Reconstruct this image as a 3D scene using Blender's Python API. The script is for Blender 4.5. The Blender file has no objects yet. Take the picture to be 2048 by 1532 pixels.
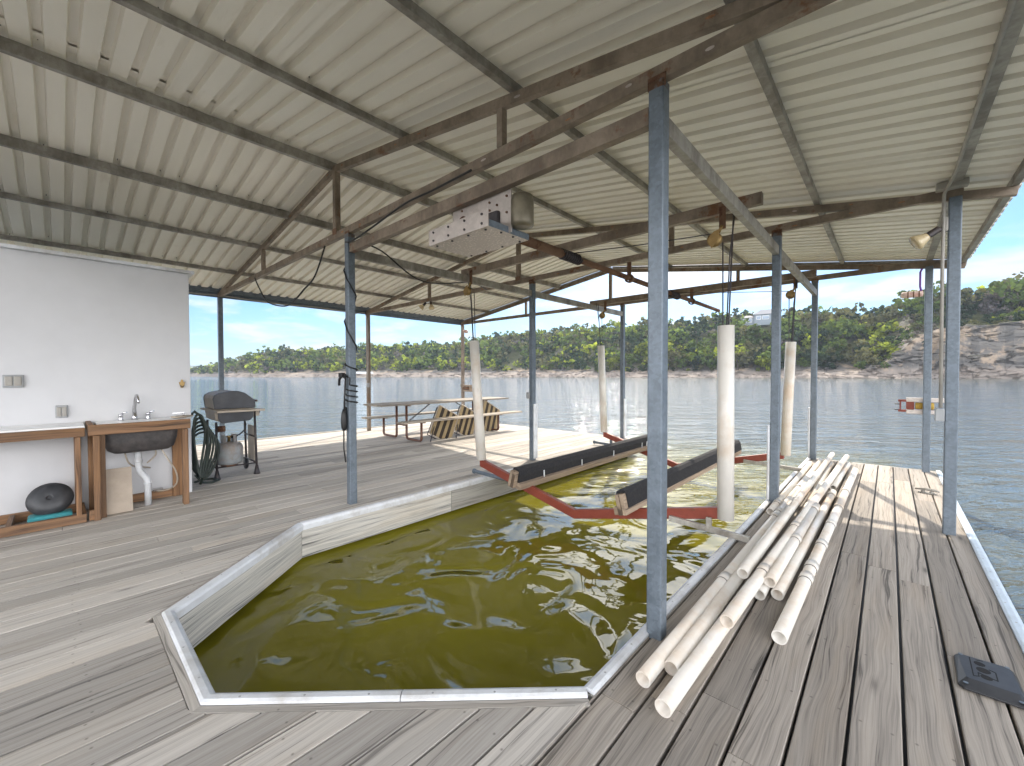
import bpy, math, random
from mathutils import Vector, Matrix
R = math.radians
rnd = random.Random(7)
scene = bpy.context.scene
col = scene.collection
V = Vector

# ------------------------------------------------------------------ materials
def newmat(name):
    m = bpy.data.materials.new(name); m.use_nodes = True
    nt = m.node_tree
    return m, nt, nt.nodes['Principled BSDF']
def nd(nt, t, ins=None, **kw):
    n = nt.nodes.new(t)
    for k, v in kw.items(): setattr(n, k, v)
    for k, v in (ins or {}).items():
        if isinstance(v, bpy.types.NodeSocket): nt.links.new(v, n.inputs[k])
        else: n.inputs[k].default_value = v
    return n
def ramp(nt, fac, stops, interp='LINEAR'):
    n = nt.nodes.new('ShaderNodeValToRGB'); n.color_ramp.interpolation = interp
    e = n.color_ramp.elements
    while len(e) < len(stops): e.new(0.5)
    for i, (p, c) in enumerate(stops):
        e[i].position = p; e[i].color = (c, c, c, 1) if isinstance(c, (int, float)) else (*c, 1)
    nt.links.new(fac, n.inputs[0]); return n.outputs[0]
def mixc(nt, f, a, b, mode='MIX'):
    n = nt.nodes.new('ShaderNodeMix'); n.data_type = 'RGBA'; n.blend_type = mode
    for s, v in ((n.inputs[0], f), (n.inputs[6], a), (n.inputs[7], b)):
        if isinstance(v, bpy.types.NodeSocket): nt.links.new(v, s)
        elif isinstance(v, (tuple, list)): s.default_value = (*v, 1) if len(v) == 3 else v
        else: s.default_value = v
    return n.outputs[2]
def math_(nt, op, a, b=0.0, c=None, clamp=False):
    n = nt.nodes.new('ShaderNodeMath'); n.operation = op; n.use_clamp = clamp
    for i, v in enumerate((a, b, c)):
        if v is None: continue
        if isinstance(v, bpy.types.NodeSocket): nt.links.new(v, n.inputs[i])
        else: n.inputs[i].default_value = v
    return n.outputs[0]
def noise(nt, vec, scale, detail=4, rough=.55, dist=0.0):
    n = nd(nt, 'ShaderNodeTexNoise', {'Scale': scale, 'Detail': detail, 'Roughness': rough, 'Distortion': dist})
    if vec is not None: nt.links.new(vec, n.inputs['Vector'])
    return n.outputs['Fac']
def mapping(nt, vec, sc=(1, 1, 1), rot=(0, 0, 0), loc=(0, 0, 0)):
    n = nd(nt, 'ShaderNodeMapping', {'Scale': sc, 'Rotation': rot, 'Location': loc})
    nt.links.new(vec, n.inputs['Vector']); return n.outputs[0]
def objco(nt): return nt.nodes.new('ShaderNodeTexCoord').outputs['Object']
def worldco(nt): return nt.nodes.new('ShaderNodeNewGeometry').outputs['Position']
def bump(nt, b, h, strength=.3, dist=.01):
    n = nd(nt, 'ShaderNodeBump', {'Strength': strength, 'Distance': dist, 'Height': h})
    nt.links.new(n.outputs[0], b.inputs['Normal'])
def setc(nt, b, c):
    if isinstance(c, bpy.types.NodeSocket): nt.links.new(c, b.inputs['Base Color'])
    else: b.inputs['Base Color'].default_value = (*c, 1)

def wood(name, light, dark, stain, stain_amt=.35, rough=.8, grain=1.0, knots=True, nails=False):
    m, nt, b = newmat(name)
    uv = nt.nodes.new('ShaderNodeUVMap').outputs[0]
    tint = nd(nt, 'ShaderNodeAttribute', attribute_name='tint').outputs['Fac']
    sep = nd(nt, 'ShaderNodeSeparateXYZ'); nt.links.new(uv, sep.inputs[0])
    # gentle warp round the knots so the grain is not ruler straight
    warp = noise(nt, mapping(nt, uv, (1.1, 5, 1)), 1.0, 2, .5)
    v2 = math_(nt, 'MULTIPLY_ADD', warp, .10, sep.outputs[1])
    cmb = nd(nt, 'ShaderNodeCombineXYZ', {'X': sep.outputs[0], 'Y': v2, 'Z': tint})
    fine = noise(nt, mapping(nt, cmb.outputs[0], (2.2, 150, 9)), 1.0, 3, .6)
    med = noise(nt, mapping(nt, cmb.outputs[0], (.9, 38, 5)), 1.0, 4, .65)
    broad = noise(nt, mapping(nt, uv, (.55, 4.0, 1)), 1.0, 4, .6)
    g = math_(nt, 'ADD', math_(nt, 'MULTIPLY', fine, .45), math_(nt, 'MULTIPLY', med, .55))
    gr = ramp(nt, g, [(.38, 0.0), (.50, .62), (.60, 1.0)])
    c = mixc(nt, gr, dark, light)
    cr = ramp(nt, med, [(.35, 1.0), (.395, 0.0)])            # dark open checks along the grain
    c = mixc(nt, math_(nt, 'MULTIPLY', cr, .75 * grain), c, tuple(x * .22 for x in dark))
    st = ramp(nt, broad, [(.5, 0.0), (.72, 1.0)])
    c = mixc(nt, math_(nt, 'MULTIPLY', st, stain_amt), c, stain)
    if knots:
        vo = nd(nt, 'ShaderNodeTexVoronoi', {'Scale': 1.0}); nt.links.new(mapping(nt, uv, (1.5, 6, 1)), vo.inputs['Vector'])
        k = ramp(nt, vo.outputs['Distance'], [(.035, 1.0), (.10, .25), (.16, 0.0)])
        pick = ramp(nt, nd(nt, 'ShaderNodeSeparateColor', {0: vo.outputs['Color']}).outputs[0], [(.55, 0.0), (.57, 1.0)])
        c = mixc(nt, math_(nt, 'MULTIPLY', math_(nt, 'MULTIPLY', k, pick), .8), c, tuple(x * .45 for x in dark))
    if nails:
        ws = nd(nt, 'ShaderNodeSeparateXYZ'); nt.links.new(worldco(nt), ws.inputs[0])
        fx = math_(nt, 'FRACT', math_(nt, 'MULTIPLY', math_(nt, 'SUBTRACT', ws.outputs[0], .063 - 17), 1 / .17))
        fx = math_(nt, 'MULTIPLY', math_(nt, 'SUBTRACT', math_(nt, 'ABSOLUTE', math_(nt, 'SUBTRACT', fx, .5)), .29), .17)
        jit = math_(nt, 'MULTIPLY', tint, .05)
        fy = math_(nt, 'FRACT', math_(nt, 'MULTIPLY', math_(nt, 'ADD', math_(nt, 'ADD', ws.outputs[1], 20), jit), 1 / .55))
        fy = math_(nt, 'MULTIPLY', math_(nt, 'SUBTRACT', fy, .5), .55)
        rr_ = math_(nt, 'SQRT', math_(nt, 'ADD', math_(nt, 'MULTIPLY', fx, fx), math_(nt, 'MULTIPLY', fy, fy)))
        c = mixc(nt, ramp(nt, rr_, [(.003, .6), (.0055, 0.0)]), c, (.05, .04, .032))
    tv = nd(nt, 'ShaderNodeMapRange', {0: tint, 1: 0, 2: 1, 3: .72, 4: 1.2}).outputs[0]
    tc = nd(nt, 'ShaderNodeCombineColor', {0: tv, 1: tv, 2: math_(nt, 'MULTIPLY', tv, .99)}).outputs[0]
    c = mixc(nt, 1.0, c, tc, 'MULTIPLY')
    setc(nt, b, c); b.inputs['Roughness'].default_value = rough
    bump(nt, b, g, .5 * grain, .006)
    return m

def metal(name, c1, c2, metallic=.5, rough=.45, scale=30, rust=None, rust_lo=.62, dirt=None, streak=False):
    m, nt, b = newmat(name); p = worldco(nt)
    vo = nd(nt, 'ShaderNodeTexVoronoi', {'Scale': scale * 2.2}); nt.links.new(p, vo.inputs['Vector'])
    sp = nd(nt, 'ShaderNodeSeparateColor', {0: vo.outputs['Color']}).outputs[0]
    n1 = noise(nt, p, scale * .35, 5, .65)
    f = math_(nt, 'ADD', math_(nt, 'MULTIPLY', sp, .2), math_(nt, 'MULTIPLY', n1, .9), clamp=True)
    c = mixc(nt, ramp(nt, f, [(.3, 0.0), (.75, 1.0)]), c1, c2)
    if dirt:
        d = ramp(nt, noise(nt, mapping(nt, p, (2, 2, 1)), 1.6, 5, .7), [(.42, 0.0), (.62, 1.0)])
        c = mixc(nt, math_(nt, 'MULTIPLY', d, .75), c, dirt)
    if rust:
        r = ramp(nt, noise(nt, p, 3.1, 7, .72), [(rust_lo, 0.0), (rust_lo + .07, 1.0)])
        rc = mixc(nt, noise(nt, p, 45, 3), rust, tuple(x * .35 for x in rust))
        c = mixc(nt, r, c, rc)
    setc(nt, b, c)
    b.inputs['Metallic'].default_value = metallic
    nt.links.new(nd(nt, 'ShaderNodeMapRange', {0: n1, 3: rough - .1, 4: rough + .18}).outputs[0], b.inputs['Roughness'])
    bump(nt, b, n1, .12, .004)
    return m

def plain(name, c, rough=.5, metallic=0.0, var=.12, scale=12, dirt=None, dirt_amt=.5, bmp=.06, spec=None, dlo=.5):
    m, nt, b = newmat(name); p = worldco(nt)
    n1 = noise(nt, p, scale, 5, .6)
    k = nd(nt, 'ShaderNodeMapRange', {0: n1, 1: .3, 2: .7, 3: 1 - var, 4: 1 + var}).outputs[0]
    kc = nd(nt, 'ShaderNodeCombineColor', {0: k, 1: k, 2: k}).outputs[0]
    c_ = mixc(nt, 1.0, c, kc, 'MULTIPLY')
    if dirt:
        d = ramp(nt, noise(nt, p, scale * .3, 6, .7), [(dlo, 0.0), (dlo + .2, 1.0)])
        c_ = mixc(nt, math_(nt, 'MULTIPLY', d, dirt_amt), c_, dirt)
    setc(nt, b, c_); b.inputs['Roughness'].default_value = rough; b.inputs['Metallic'].default_value = metallic
    if spec is not None: b.inputs['Specular IOR Level'].default_value = spec
    bump(nt, b, n1, bmp, .004)
    return m

M = {}
M['deck'] = wood('weathered deck wood', (.52, .485, .445), (.37, .34, .312), (.44, .36, .27), .36, .8, .7, True, True)
M['walk'] = wood('weathered walkway wood', (.37, .33, .29), (.20, .178, .158), (.34, .25, .16), .36, .8, .85, True, True)
M['fascia'] = wood('bleached fascia wood', (.60, .57, .52), (.27, .27, .26), (.42, .34, .24), .5, .75)
M['cedar'] = wood('stained brown timber', (.27, .145, .07), (.10, .05, .025), (.33, .15, .045), .6, .6)
M['bunkwood'] = wood('grey brown bunk timber', (.34, .26, .19), (.15, .11, .08), (.25, .14, .07), .4, .8)
M['tablewood'] = wood('bleached table planks', (.42, .37, .31), (.24, .2, .165), (.4, .3, .2), .3, .75)
M['galv'] = metal('galvanised steel post', (.095, .118, .142), (.175, .21, .25), .3, .42, 26, (.20, .10, .05), .70)
M['frame'] = metal('dirty galvanised frame steel', (.20, .152, .112), (.31, .248, .19), .08, .5, 14, (.22, .095, .035), .58, (.11, .08, .055))
M['frame2'] = metal('grey purlin steel', (.27, .25, .22), (.42, .40, .36), .15, .48, 16, (.2, .09, .035), .69, (.14, .12, .1))
M['rust'] = metal('rusted steel', (.13, .065, .038), (.20, .115, .07), .15, .75, 20, (.12, .045, .02), .55)
M['rustpatch'] = metal('rust stained steel', (.12, .12, .125), (.20, .205, .21), .25, .6, 22, (.15, .075, .038), .5)
M['red'] = metal('red oxide painted steel', (.17, .03, .015), (.23, .045, .025), .0, .5, 10, (.16, .06, .03), .66)
M['alum'] = metal('tarnished aluminium plate', (.42, .37, .34), (.56, .50, .46), .45, .4, 18, (.25, .16, .1), .72)
M['pvc'] = plain('white plastic pipe', (.66, .632, .585), .32, 0, .07, 4, (.52, .38, .25), .75, .02, None, .47)
M['vinyl'] = plain('white vinyl edging', (.66, .68, .71), .4, 0, .07, 9, (.36, .33, .29), .6, .05, None, .46)
M['vinylblue'] = plain('pale blue vinyl edging', (.50, .58, .66), .45, 0, .1, 9, (.35, .36, .36), .5, .05)
M['wall'] = plain('white painted shed panel', (.61, .61, .625), .55, 0, .03, 4, (.66, .65, .63), .25, .10)
M['white'] = plain('white laminate', (.80, .80, .80), .3, 0, .04, 8, (.6, .57, .5), .25)
M['chrome'] = plain('polished chrome', (.6, .6, .62), .12, 1.0, .05)
M['basin'] = plain('dark grey basin underside', (.055, .05, .05), .55, 0, .3, 25, (.12, .10, .09), .4)
M['beige'] = plain('beige board', (.46, .385, .31), .7, 0, .1, 6, (.33, .26, .2), .5)
M['black'] = plain('black plastic', (.018, .019, .022), .4, 0, .3, 20)
M['cord'] = plain('black rubber cord', (.013, .013, .014), .5, 0, .2)
M['darkfloat'] = plain('dark moulded plastic', (.035, .037, .042), .45, 0, .4, 8, (.1, .09, .08), .5)
M['teal'] = plain('teal plastic', (.03, .25, .28), .5, 0, .15, 8, (.1, .16, .16), .5)
M['carpet'] = plain('charcoal marine carpet', (.017, .017, .02), .98, 0, .5, 90, (.05, .045, .04), .5, .9)
M['tan'] = plain('tan enamel', (.42, .36, .29), .5, 0, .12, 8, (.2, .15, .1), .6)
M['grillblack'] = plain('black enamel', (.02, .022, .03), .35, 0, .3, 10, (.09, .08, .08), .4)
M['darksteel'] = plain('dark painted steel', (.045, .04, .045), .5, .2, .25, 15, (.1, .06, .03), .5)
M['tank'] = plain('weathered gas tank paint', (.30, .32, .33), .5, 0, .2, 7, (.24, .13, .06), .8, .08, None, .52)
M['rustspot'] = plain('orange rust spot', (.34, .17, .085), .85, 0, .4, 60, (.12, .05, .025), .7)
M['motor'] = plain('grimy olive motor case', (.20, .175, .125), .35, .3, .25, 9, (.08, .06, .04), .6)
M['brownsteel'] = plain('brown table frame paint', (.11, .05, .032), .45, .1, .2, 14, (.2, .1, .05), .5)
M['greybox'] = plain('grey electrical box', (.33, .34, .35), .5, .1, .12, 12, (.2, .15, .1), .4)
M['conduit'] = plain('grey plastic conduit', (.34, .32, .29), .5, 0, .12, 10, (.2, .17, .14), .4)
M['brass'] = plain('dull brass', (.33, .22, .09), .45, .7, .2, 15)
M['yellow'] = plain('yellow rope', (.42, .27, .05), .8, 0, .3, 90)
M['cream'] = plain('cream stripe webbing', (.31, .23, .12), .8, 0, .1, 40)
M['charstripe'] = plain('dark stripe webbing', (.035, .024, .014), .8, 0, .2, 40)
M['hose'] = plain('dark green rubber hose', (.03, .042, .035), .5, 0, .3, 10)
M['purple'] = plain('purple cord', (.16, .05, .35), .6)
M['hollow'] = plain('dark hollow', (.01, .01, .01), .9)
M['pink'] = plain('faded red and white paint', (.66, .5, .44), .6, 0, .25, 25, (.42, .1, .06), .9, .05, None, .5)

def roofmat():
    m, nt, b = newmat('off white roof sheet'); p = worldco(nt)
    c = mixc(nt, ramp(nt, noise(nt, mapping(nt, p, (.5, 3, 1)), 1.0, 5, .6), [(.35, 0.0), (.7, 1.0)]), (.81, .77, .68), (.87, .83, .745))
    s = ramp(nt, noise(nt, mapping(nt, p, (.8, 6, 1)), 1.1, 6, .75), [(.60, 0.0), (.8, 1.0)])
    c = mixc(nt, math_(nt, 'MULTIPLY', s, .4), c, (.47, .38, .25))
    setc(nt, b, c); b.inputs['Roughness'].default_value = .38
    bump(nt, b, noise(nt, mapping(nt, p, (1, 5, 1)), 1.5, 2), .12, .02)
    return m
M['roof'] = roofmat()

def treadmat():
    m, nt, b = newmat('tread plate'); p = objco(nt)
    vo = nd(nt, 'ShaderNodeTexVoronoi', {'Scale': 34.0}); nt.links.new(mapping(nt, p, (1, 1.6, 1), (0, 0, .6)), vo.inputs['Vector'])
    h = ramp(nt, vo.outputs['Distance'], [(.18, 1.0), (.4, 0.0)])
    c = mixc(nt, h, (.52, .46, .42), (.80, .72, .66))
    setc(nt, b, c); b.inputs['Metallic'].default_value = .25; b.inputs['Roughness'].default_value = .36
    bump(nt, b, h, .7, .006); return m
M['tread'] = treadmat()

def watermat():
    m, nt, b = newmat('lake water'); p = worldco(nt)
    sep = nd(nt, 'ShaderNodeSeparateXYZ'); nt.links.new(p, sep.inputs[0])
    # inside the slip (sheltered) the surface is smooth and swirly, outside it is wind rippled
    sx = nd(nt, 'ShaderNodeMapRange', {0: sep.outputs[0], 1: -4.4, 2: -4.0, 3: 0, 4: 1}, interpolation_type='SMOOTHSTEP').outputs[0]
    sx2 = nd(nt, 'ShaderNodeMapRange', {0: sep.outputs[0], 1: -1.2, 2: -.8, 3: 1, 4: 0}, interpolation_type='SMOOTHSTEP').outputs[0]
    sy = nd(nt, 'ShaderNodeMapRange', {0: sep.outputs[1], 1: 3.4, 2: 9.5, 3: 1, 4: 0}, interpolation_type='SMOOTHSTEP').outputs[0]
    inside = math_(nt, 'MULTIPLY', math_(nt, 'MULTIPLY', sx, sx2), sy)
    pv = mapping(nt, p, (1, 1, 1), (0, 0, -R(42.36) - .12))         # wind crests roughly across the view
    slow = noise(nt, pv, 1.35, 1.5, .35, 1.3)
    mid = noise(nt, mapping(nt, pv, (2.6, 3.0, 1)), 1.0, 2.0, .45, .9)
    rip = noise(nt, mapping(nt, pv, (1.9, 4.6, 1)), 1.0, 4, .6, .5)
    big = noise(nt, mapping(nt, pv, (.75, 1.9, 1)), 1.0, 4, .55, .6)
    swell = noise(nt, mapping(nt, pv, (.12, .34, 1)), 1.0, 3, .5, .3)
    h_in = math_(nt, 'ADD', math_(nt, 'MULTIPLY', slow, .092), math_(nt, 'MULTIPLY', mid, .007))
    h_out = math_(nt, 'ADD', math_(nt, 'MULTIPLY', rip, .04), math_(nt, 'MULTIPLY', big, .15))
    h_out = math_(nt, 'ADD', h_out, math_(nt, 'MULTIPLY', swell, .22))
    hm = nd(nt, 'ShaderNodeMix', {0: inside, 2: h_out, 3: h_in}); hm.data_type = 'FLOAT'
    bp = nd(nt, 'ShaderNodeBump', {'Strength': 1.0, 'Distance': 1.0, 'Height': hm.outputs[0]})
    nt.links.new(bp.outputs[0], b.inputs['Normal'])
    # silt makes the shallows an olive green, deeper open water greyer
    dist = nd(nt, 'ShaderNodeVectorMath', operation='LENGTH'); nt.links.new(p, dist.inputs[0])
    far = nd(nt, 'ShaderNodeMapRange', {0: dist.outputs['Value'], 1: 8, 2: 13, 3: 0, 4: 1}).outputs[0]
    far = math_(nt, 'MAXIMUM', far, nd(nt, 'ShaderNodeMapRange', {0: sep.outputs[0], 1: -.6, 2: .2, 3: 0, 4: 1}).outputs[0])
    silt = mixc(nt, noise(nt, p, .9, 3, .6, 1.0), (.13, .118, .010), (.20, .182, .016))
    c = mixc(nt, far, silt, (.085, .105, .10))
    setc(nt, b, c)
    b.inputs['Roughness'].default_value = .03; b.inputs['IOR'].default_value = 1.42
    return m
M['water'] = watermat()

def landmat():
    m, nt, b = newmat('rock and scrub ground'); p = worldco(nt)
    g = nt.nodes.new('ShaderNodeNewGeometry')
    sep = nd(nt, 'ShaderNodeSeparateXYZ'); nt.links.new(p, sep.inputs[0])
    nz = nd(nt, 'ShaderNodeSeparateXYZ'); nt.links.new(g.outputs['Normal'], nz.inputs[0])
    strata = noise(nt, mapping(nt, p, (.02, .02, .22)), 1.0, 7, .72, 1.0)
    blot = noise(nt, p, .11, 6, .65, .5)
    rock = mixc(nt, ramp(nt, strata, [(.35, 0.0), (.62, 1.0)]), (.10, .10, .105), (.20, .185, .17))
    rock = mixc(nt, ramp(nt, blot, [(.49, 0.0), (.58, 1.0)]), rock, (.40, .315, .24))
    crack = ramp(nt, noise(nt, mapping(nt, p, (.10, .10, .30)), 1.0, 7, .7, 1.6), [(.40, 1.0), (.47, 0.0)])
    rock = mixc(nt, math_(nt, 'MULTIPLY', crack, .8), rock, (.07, .065, .06))
    shelf = mixc(nt, noise(nt, p, .5, 6, .7), (.20, .175, .155), (.36, .31, .275))
    low = nd(nt, 'ShaderNodeMapRange', {0: math_(nt, 'ADD', sep.outputs[2], math_(nt, 'MULTIPLY', blot, 4)), 1: 4.6, 2: 6.0, 3: 1, 4: 0}).outputs[0]
    rock = mixc(nt, low, rock, mixc(nt, math_(nt, 'MULTIPLY', crack, .6), shelf, (.15, .12, .10)))
    scrub = mixc(nt, blot, (.05, .062, .028), (.105, .105, .055))
    soil = nd(nt, 'ShaderNodeMapRange', {0: math_(nt, 'ADD', nz.outputs[2], math_(nt, 'MULTIPLY', blot, .35)), 1: .86, 2: 1.02, 3: 0, 4: 1}).outputs[0]
    hi = nd(nt, 'ShaderNodeMapRange', {0: sep.outputs[2], 1: 5, 2: 9, 3: 0, 4: 1}).outputs[0]
    c = mixc(nt, math_(nt, 'MULTIPLY', soil, hi), rock, scrub)
    setc(nt, b, c); b.inputs['Roughness'].default_value = .95; b.inputs['Specular IOR Level'].default_value = .2
    bump(nt, b, math_(nt, 'ADD', strata, math_(nt, 'MULTIPLY', crack, -.5)), 1.0, 1.2)
    return m
M['land'] = landmat()
M['farland'] = plain('distant wooded ridge', (.09, .11, .085), .95, 0, .3, .02, bmp=0)

def leafmat(name, c, trans=.5):
    m, nt, b = newmat(name); nt.nodes.remove(b)
    out = nt.nodes['Material Output']
    oi = nt.nodes.new('ShaderNodeObjectInfo').outputs['Random']
    at = nd(nt, 'ShaderNodeAttribute', attribute_name='tint').outputs['Fac']
    k = math_(nt, 'MULTIPLY', nd(nt, 'ShaderNodeMapRange', {0: at, 3: .5, 4: 1.5}).outputs[0],
              nd(nt, 'ShaderNodeMapRange', {0: oi, 3: .75, 4: 1.25}).outputs[0])
    kc = nd(nt, 'ShaderNodeCombineColor', {0: k, 1: k, 2: k}).outputs[0]
    cc = mixc(nt, 1.0, c, kc, 'MULTIPLY')
    d = nd(nt, 'ShaderNodeBsdfDiffuse', {'Color': cc}); t = nd(nt, 'ShaderNodeBsdfTranslucent', {'Color': mixc(nt, 1.0, cc, (1.25, 1.15, .6), 'MULTIPLY')})
    mx = nd(nt, 'ShaderNodeMixShader', {0: trans, 1: d.outputs[0], 2: t.outputs[0]})
    nt.links.new(mx.outputs[0], out.inputs[0]); return m
LEAF = [leafmat('leaf bright green', (.21, .26, .05), .5), leafmat('leaf mid green', (.085, .125, .045), .42),
        leafmat('leaf dark green', (.035, .055, .037), .35), leafmat('leaf olive', (.10, .105, .065), .4),
        leafmat('bare grey twigs', (.12, .11, .12), .3)]
M['bark'] = plain('grey bark', (.10, .085, .07), .9, bmp=0)

# ------------------------------------------------------------------ mesh builder
BASE = {}
class MB:
    def __init__(s): s.v = []; s.f = []; s.uv = []; s.t = []; s.mi = []; s.sm = []
    def face(s, idx, uv=None, t=.5, mi=0, sm=False):
        s.f.append(tuple(idx)); s.uv.append(uv or [(0, 0)] * len(idx)); s.t.append(t); s.mi.append(mi); s.sm.append(sm)
    def box8(s, P, L=1, t=None, mi=0, off=None, w=.1, h=.1):
        """P: 8 points, 0-3 start ring, 4-7 end ring (same order)"""
        b = len(s.v); s.v += [tuple(p) for p in P]
        t = rnd.random() if t is None else t
        ou, ov = off if off else (rnd.random() * 40, rnd.random() * 40)
        acc = 0
        for i in range(4):
            j = (i + 1) % 4; d = w if i % 2 == 0 else h
            s.face((b + i, b + j, b + 4 + j, b + 4 + i), [(ou, ov + acc), (ou, ov + acc + d), (ou + L, ov + acc + d), (ou + L, ov + acc)], t, mi)
            acc += d
        s.face((b + 3, b + 2, b + 1, b), [(ou, ov), (ou + .02, ov), (ou + .02, ov + .02), (ou, ov + .02)], t, mi)
        s.face((b + 4, b + 5, b + 6, b + 7), [(ou, ov), (ou + .02, ov), (ou + .02, ov + .02), (ou, ov + .02)], t, mi)
    def bar(s, p0, p1, w, h, up=(0, 0, 1), t=None, mi=0):
        p0 = V(p0); p1 = V(p1); d = (p1 - p0); L = d.length; d.normalize()
        up = V(up)
        if abs(d.dot(up)) > .98: up = V((0, 1, 0))
        sd = d.cross(up).normalized(); u = sd.cross(d).normalized()
        ring = [(-w / 2, -h / 2), (w / 2, -h / 2), (w / 2, h / 2), (-w / 2, h / 2)]
        s.box8([p0 + sd * a + u * b for a, b in ring] + [p1 + sd * a + u * b for a, b in ring], L, t, mi, None, w, h)
    def box(s, c, size, rz=0, t=None, mi=0, M4=None):
        x, y, z = (q / 2 for q in size)
        ax = max(range(3), key=lambda i: size[i])
        pts = {0: [(-x, -y, -z), (-x, y, -z), (-x, y, z), (-x, -y, z), (x, -y, -z), (x, y, -z), (x, y, z), (x, -y, z)],
               1: [(x, -y, -z), (-x, -y, -z), (-x, -y, z), (x, -y, z), (x, y, -z), (-x, y, -z), (-x, y, z), (x, y, z)],
               2: [(-x, -y, -z), (x, -y, -z), (x, y, -z), (-x, y, -z), (-x, -y, z), (x, -y, z), (x, y, z), (-x, y, z)]}[ax]
        m = M4 or (Matrix.Translation(c) @ Matrix.Rotation(rz, 4, 'Z'))
        dims = [size[(1, 0, 0)[ax]], size[(2, 2, 1)[ax]]]
        P = [m @ V(p) for p in pts]
        if ax == 2: P = P[:4][::-1] + P[4:][::-1]; P = [P[0], P[1], P[2], P[3], P[4], P[5], P[6], P[7]]
        s.box8(P, size[ax], t, mi, None, dims[0], dims[1])
    def tube(s, pts, r, seg=10, cap=True, mi=0, r2=None):
        pts = [V(p) for p in pts]; n = len(pts); b = len(s.v)
        prev = None
        for i, p in enumerate(pts):
            d = ((pts[min(i + 1, n - 1)] - pts[max(i - 1, 0)])).normalized()
            if prev is None:
                a = d.cross(V((0, 0, 1)))
                if a.length < .05: a = d.cross(V((0, 1, 0)))
                a.normalize()
            else:
                a = prev - d * prev.dot(d)
                a = a.normalized() if a.length > 1e-6 else prev
            prev = a; c = d.cross(a)
            rr = r if r2 is None else r + (r2 - r) * i / (n - 1)
            if isinstance(r, (list, tuple)): rr = r[i]
            for k in range(seg):
                th = 2 * math.pi * k / seg
                s.v.append(tuple(p + a * (rr * math.cos(th)) + c * (rr * math.sin(th))))
        for i in range(n - 1):
            for k in range(seg):
                k2 = (k + 1) % seg
                s.face((b + i * seg + k, b + (i + 1) * seg + k, b + (i + 1) * seg + k2, b + i * seg + k2), None, .5, mi, True)
        if cap:
            s.face([b + k for k in range(seg)], None, .5, mi)
            s.face([b + (n - 1) * seg + k for k in range(seg)][::-1], None, .5, mi)
    def hollow(s, p0, p1, r, th, seg=20, mi=0, mi_in=None, nring=1):
        p0 = V(p0); p1 = V(p1); d = (p1 - p0).normalized()
        a = d.cross(V((0, 0, 1)))
        if a.length < .05: a = d.cross(V((0, 1, 0)))
        a.normalize(); c = d.cross(a); b = len(s.v)
        for p in (p0, p1):
            for rr in (r, r - th):
                for k in range(seg):
                    t_ = 2 * math.pi * k / seg; s.v.append(tuple(p + a * (rr * math.cos(t_)) + c * (rr * math.sin(t_))))
        for k in range(seg):
            k2 = (k + 1) % seg
            s.face((b + k, b + 2 * seg + k, b + 2 * seg + k2, b + k2), None, .5, mi, True)
            s.face((b + seg + k2, b + 3 * seg + k2, b + 3 * seg + k, b + seg + k), None, .5, mi if mi_in is None else mi_in, True)
            s.face((b + k, b + k2, b + seg + k2, b + seg + k), None, .5, mi)
            s.face((b + 2 * seg + k2, b + 2 * seg + k, b + 3 * seg + k, b + 3 * seg + k2), None, .5, mi)
    def lathe(s, c, prof, seg=20, axis='Z', mi=0, M4=None):
        """prof: (radius, height) list, closed at the ends when radius is 0"""
        m = M4 or Matrix.Translation(c); b = len(s.v)
        if axis == 'X': m = m @ Matrix.Rotation(math.pi / 2, 4, 'Y')
        if axis == 'Y': m = m @ Matrix.Rotation(-math.pi / 2, 4, 'X')
        for r, h in prof:
            for k in range(seg):
                th = 2 * math.pi * k / seg; s.v.append(tuple(m @ V((r * math.cos(th), r * math.sin(th), h))))
        for i in range(len(prof) - 1):
            for k in range(seg):
                k2 = (k + 1) % seg
                s.face((b + i * seg + k, b + i * seg + k2, b + (i + 1) * seg + k2, b + (i + 1) * seg + k), None, .5, mi, True)
        s.face([b + k for k in range(seg)][::-1], None, .5, mi)
        s.face([b + (len(prof) - 1) * seg + k for k in range(seg)], None, .5, mi)
    def prism(s, poly, axis, a0, a1, mi=0, t=.5):
        """extrude a 2-D polygon along axis ('X': poly is (y,z), 'Y': (x,z), 'Z': (x,y))"""
        def P(q, a): return {'X': (a, q[0], q[1]), 'Y': (q[0], a, q[1]), 'Z': (q[0], q[1], a)}[axis]
        n = len(poly); b = len(s.v)
        s.v += [P(q, a0) for q in poly] + [P(q, a1) for q in poly]
        acc = 0
        for i in range(n):
            j = (i + 1) % n; d = math.dist(poly[i], poly[j])
            s.face((b + i, b + j, b + n + j, b + n + i), [(0, acc), (0, acc + d), (abs(a1 - a0), acc + d), (abs(a1 - a0), acc)], t, mi); acc += d
        s.face([b + i for i in range(n)][::-1], [(q[0], q[1]) for q in poly][::-1], t, mi)
        s.face([b + n + i for i in range(n)], [(q[0], q[1]) for q in poly], t, mi)
    def sweep(s, path, prof, closed_prof=True, mi=0, t=None):
        """sweep profile (n,z) along a 2-D path with mitres; +n is to the right of travel"""
        n = len(path); k = len(prof); b = len(s.v); u = [0]
        for i in range(1, n): u.append(u[-1] + math.dist(path[i], path[i - 1]))
        for i in range(n):
            def nrm(a, c):
                d = V((c[0] - a[0], c[1] - a[1])).normalized(); return V((d.y, -d.x))
            if i == 0: m = nrm(path[0], path[1])
            elif i == n - 1: m = nrm(path[-2], path[-1])
            else:
                n1 = nrm(path[i - 1], path[i]); n2 = nrm(path[i], path[i + 1]); m = (n1 + n2); m = m / (1 + n1.dot(n2))
            for a, z in prof: s.v.append((path[i][0] + m.x * a, path[i][1] + m.y * a, z))
        off = rnd.random() * 30
        acc = [0]
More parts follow.
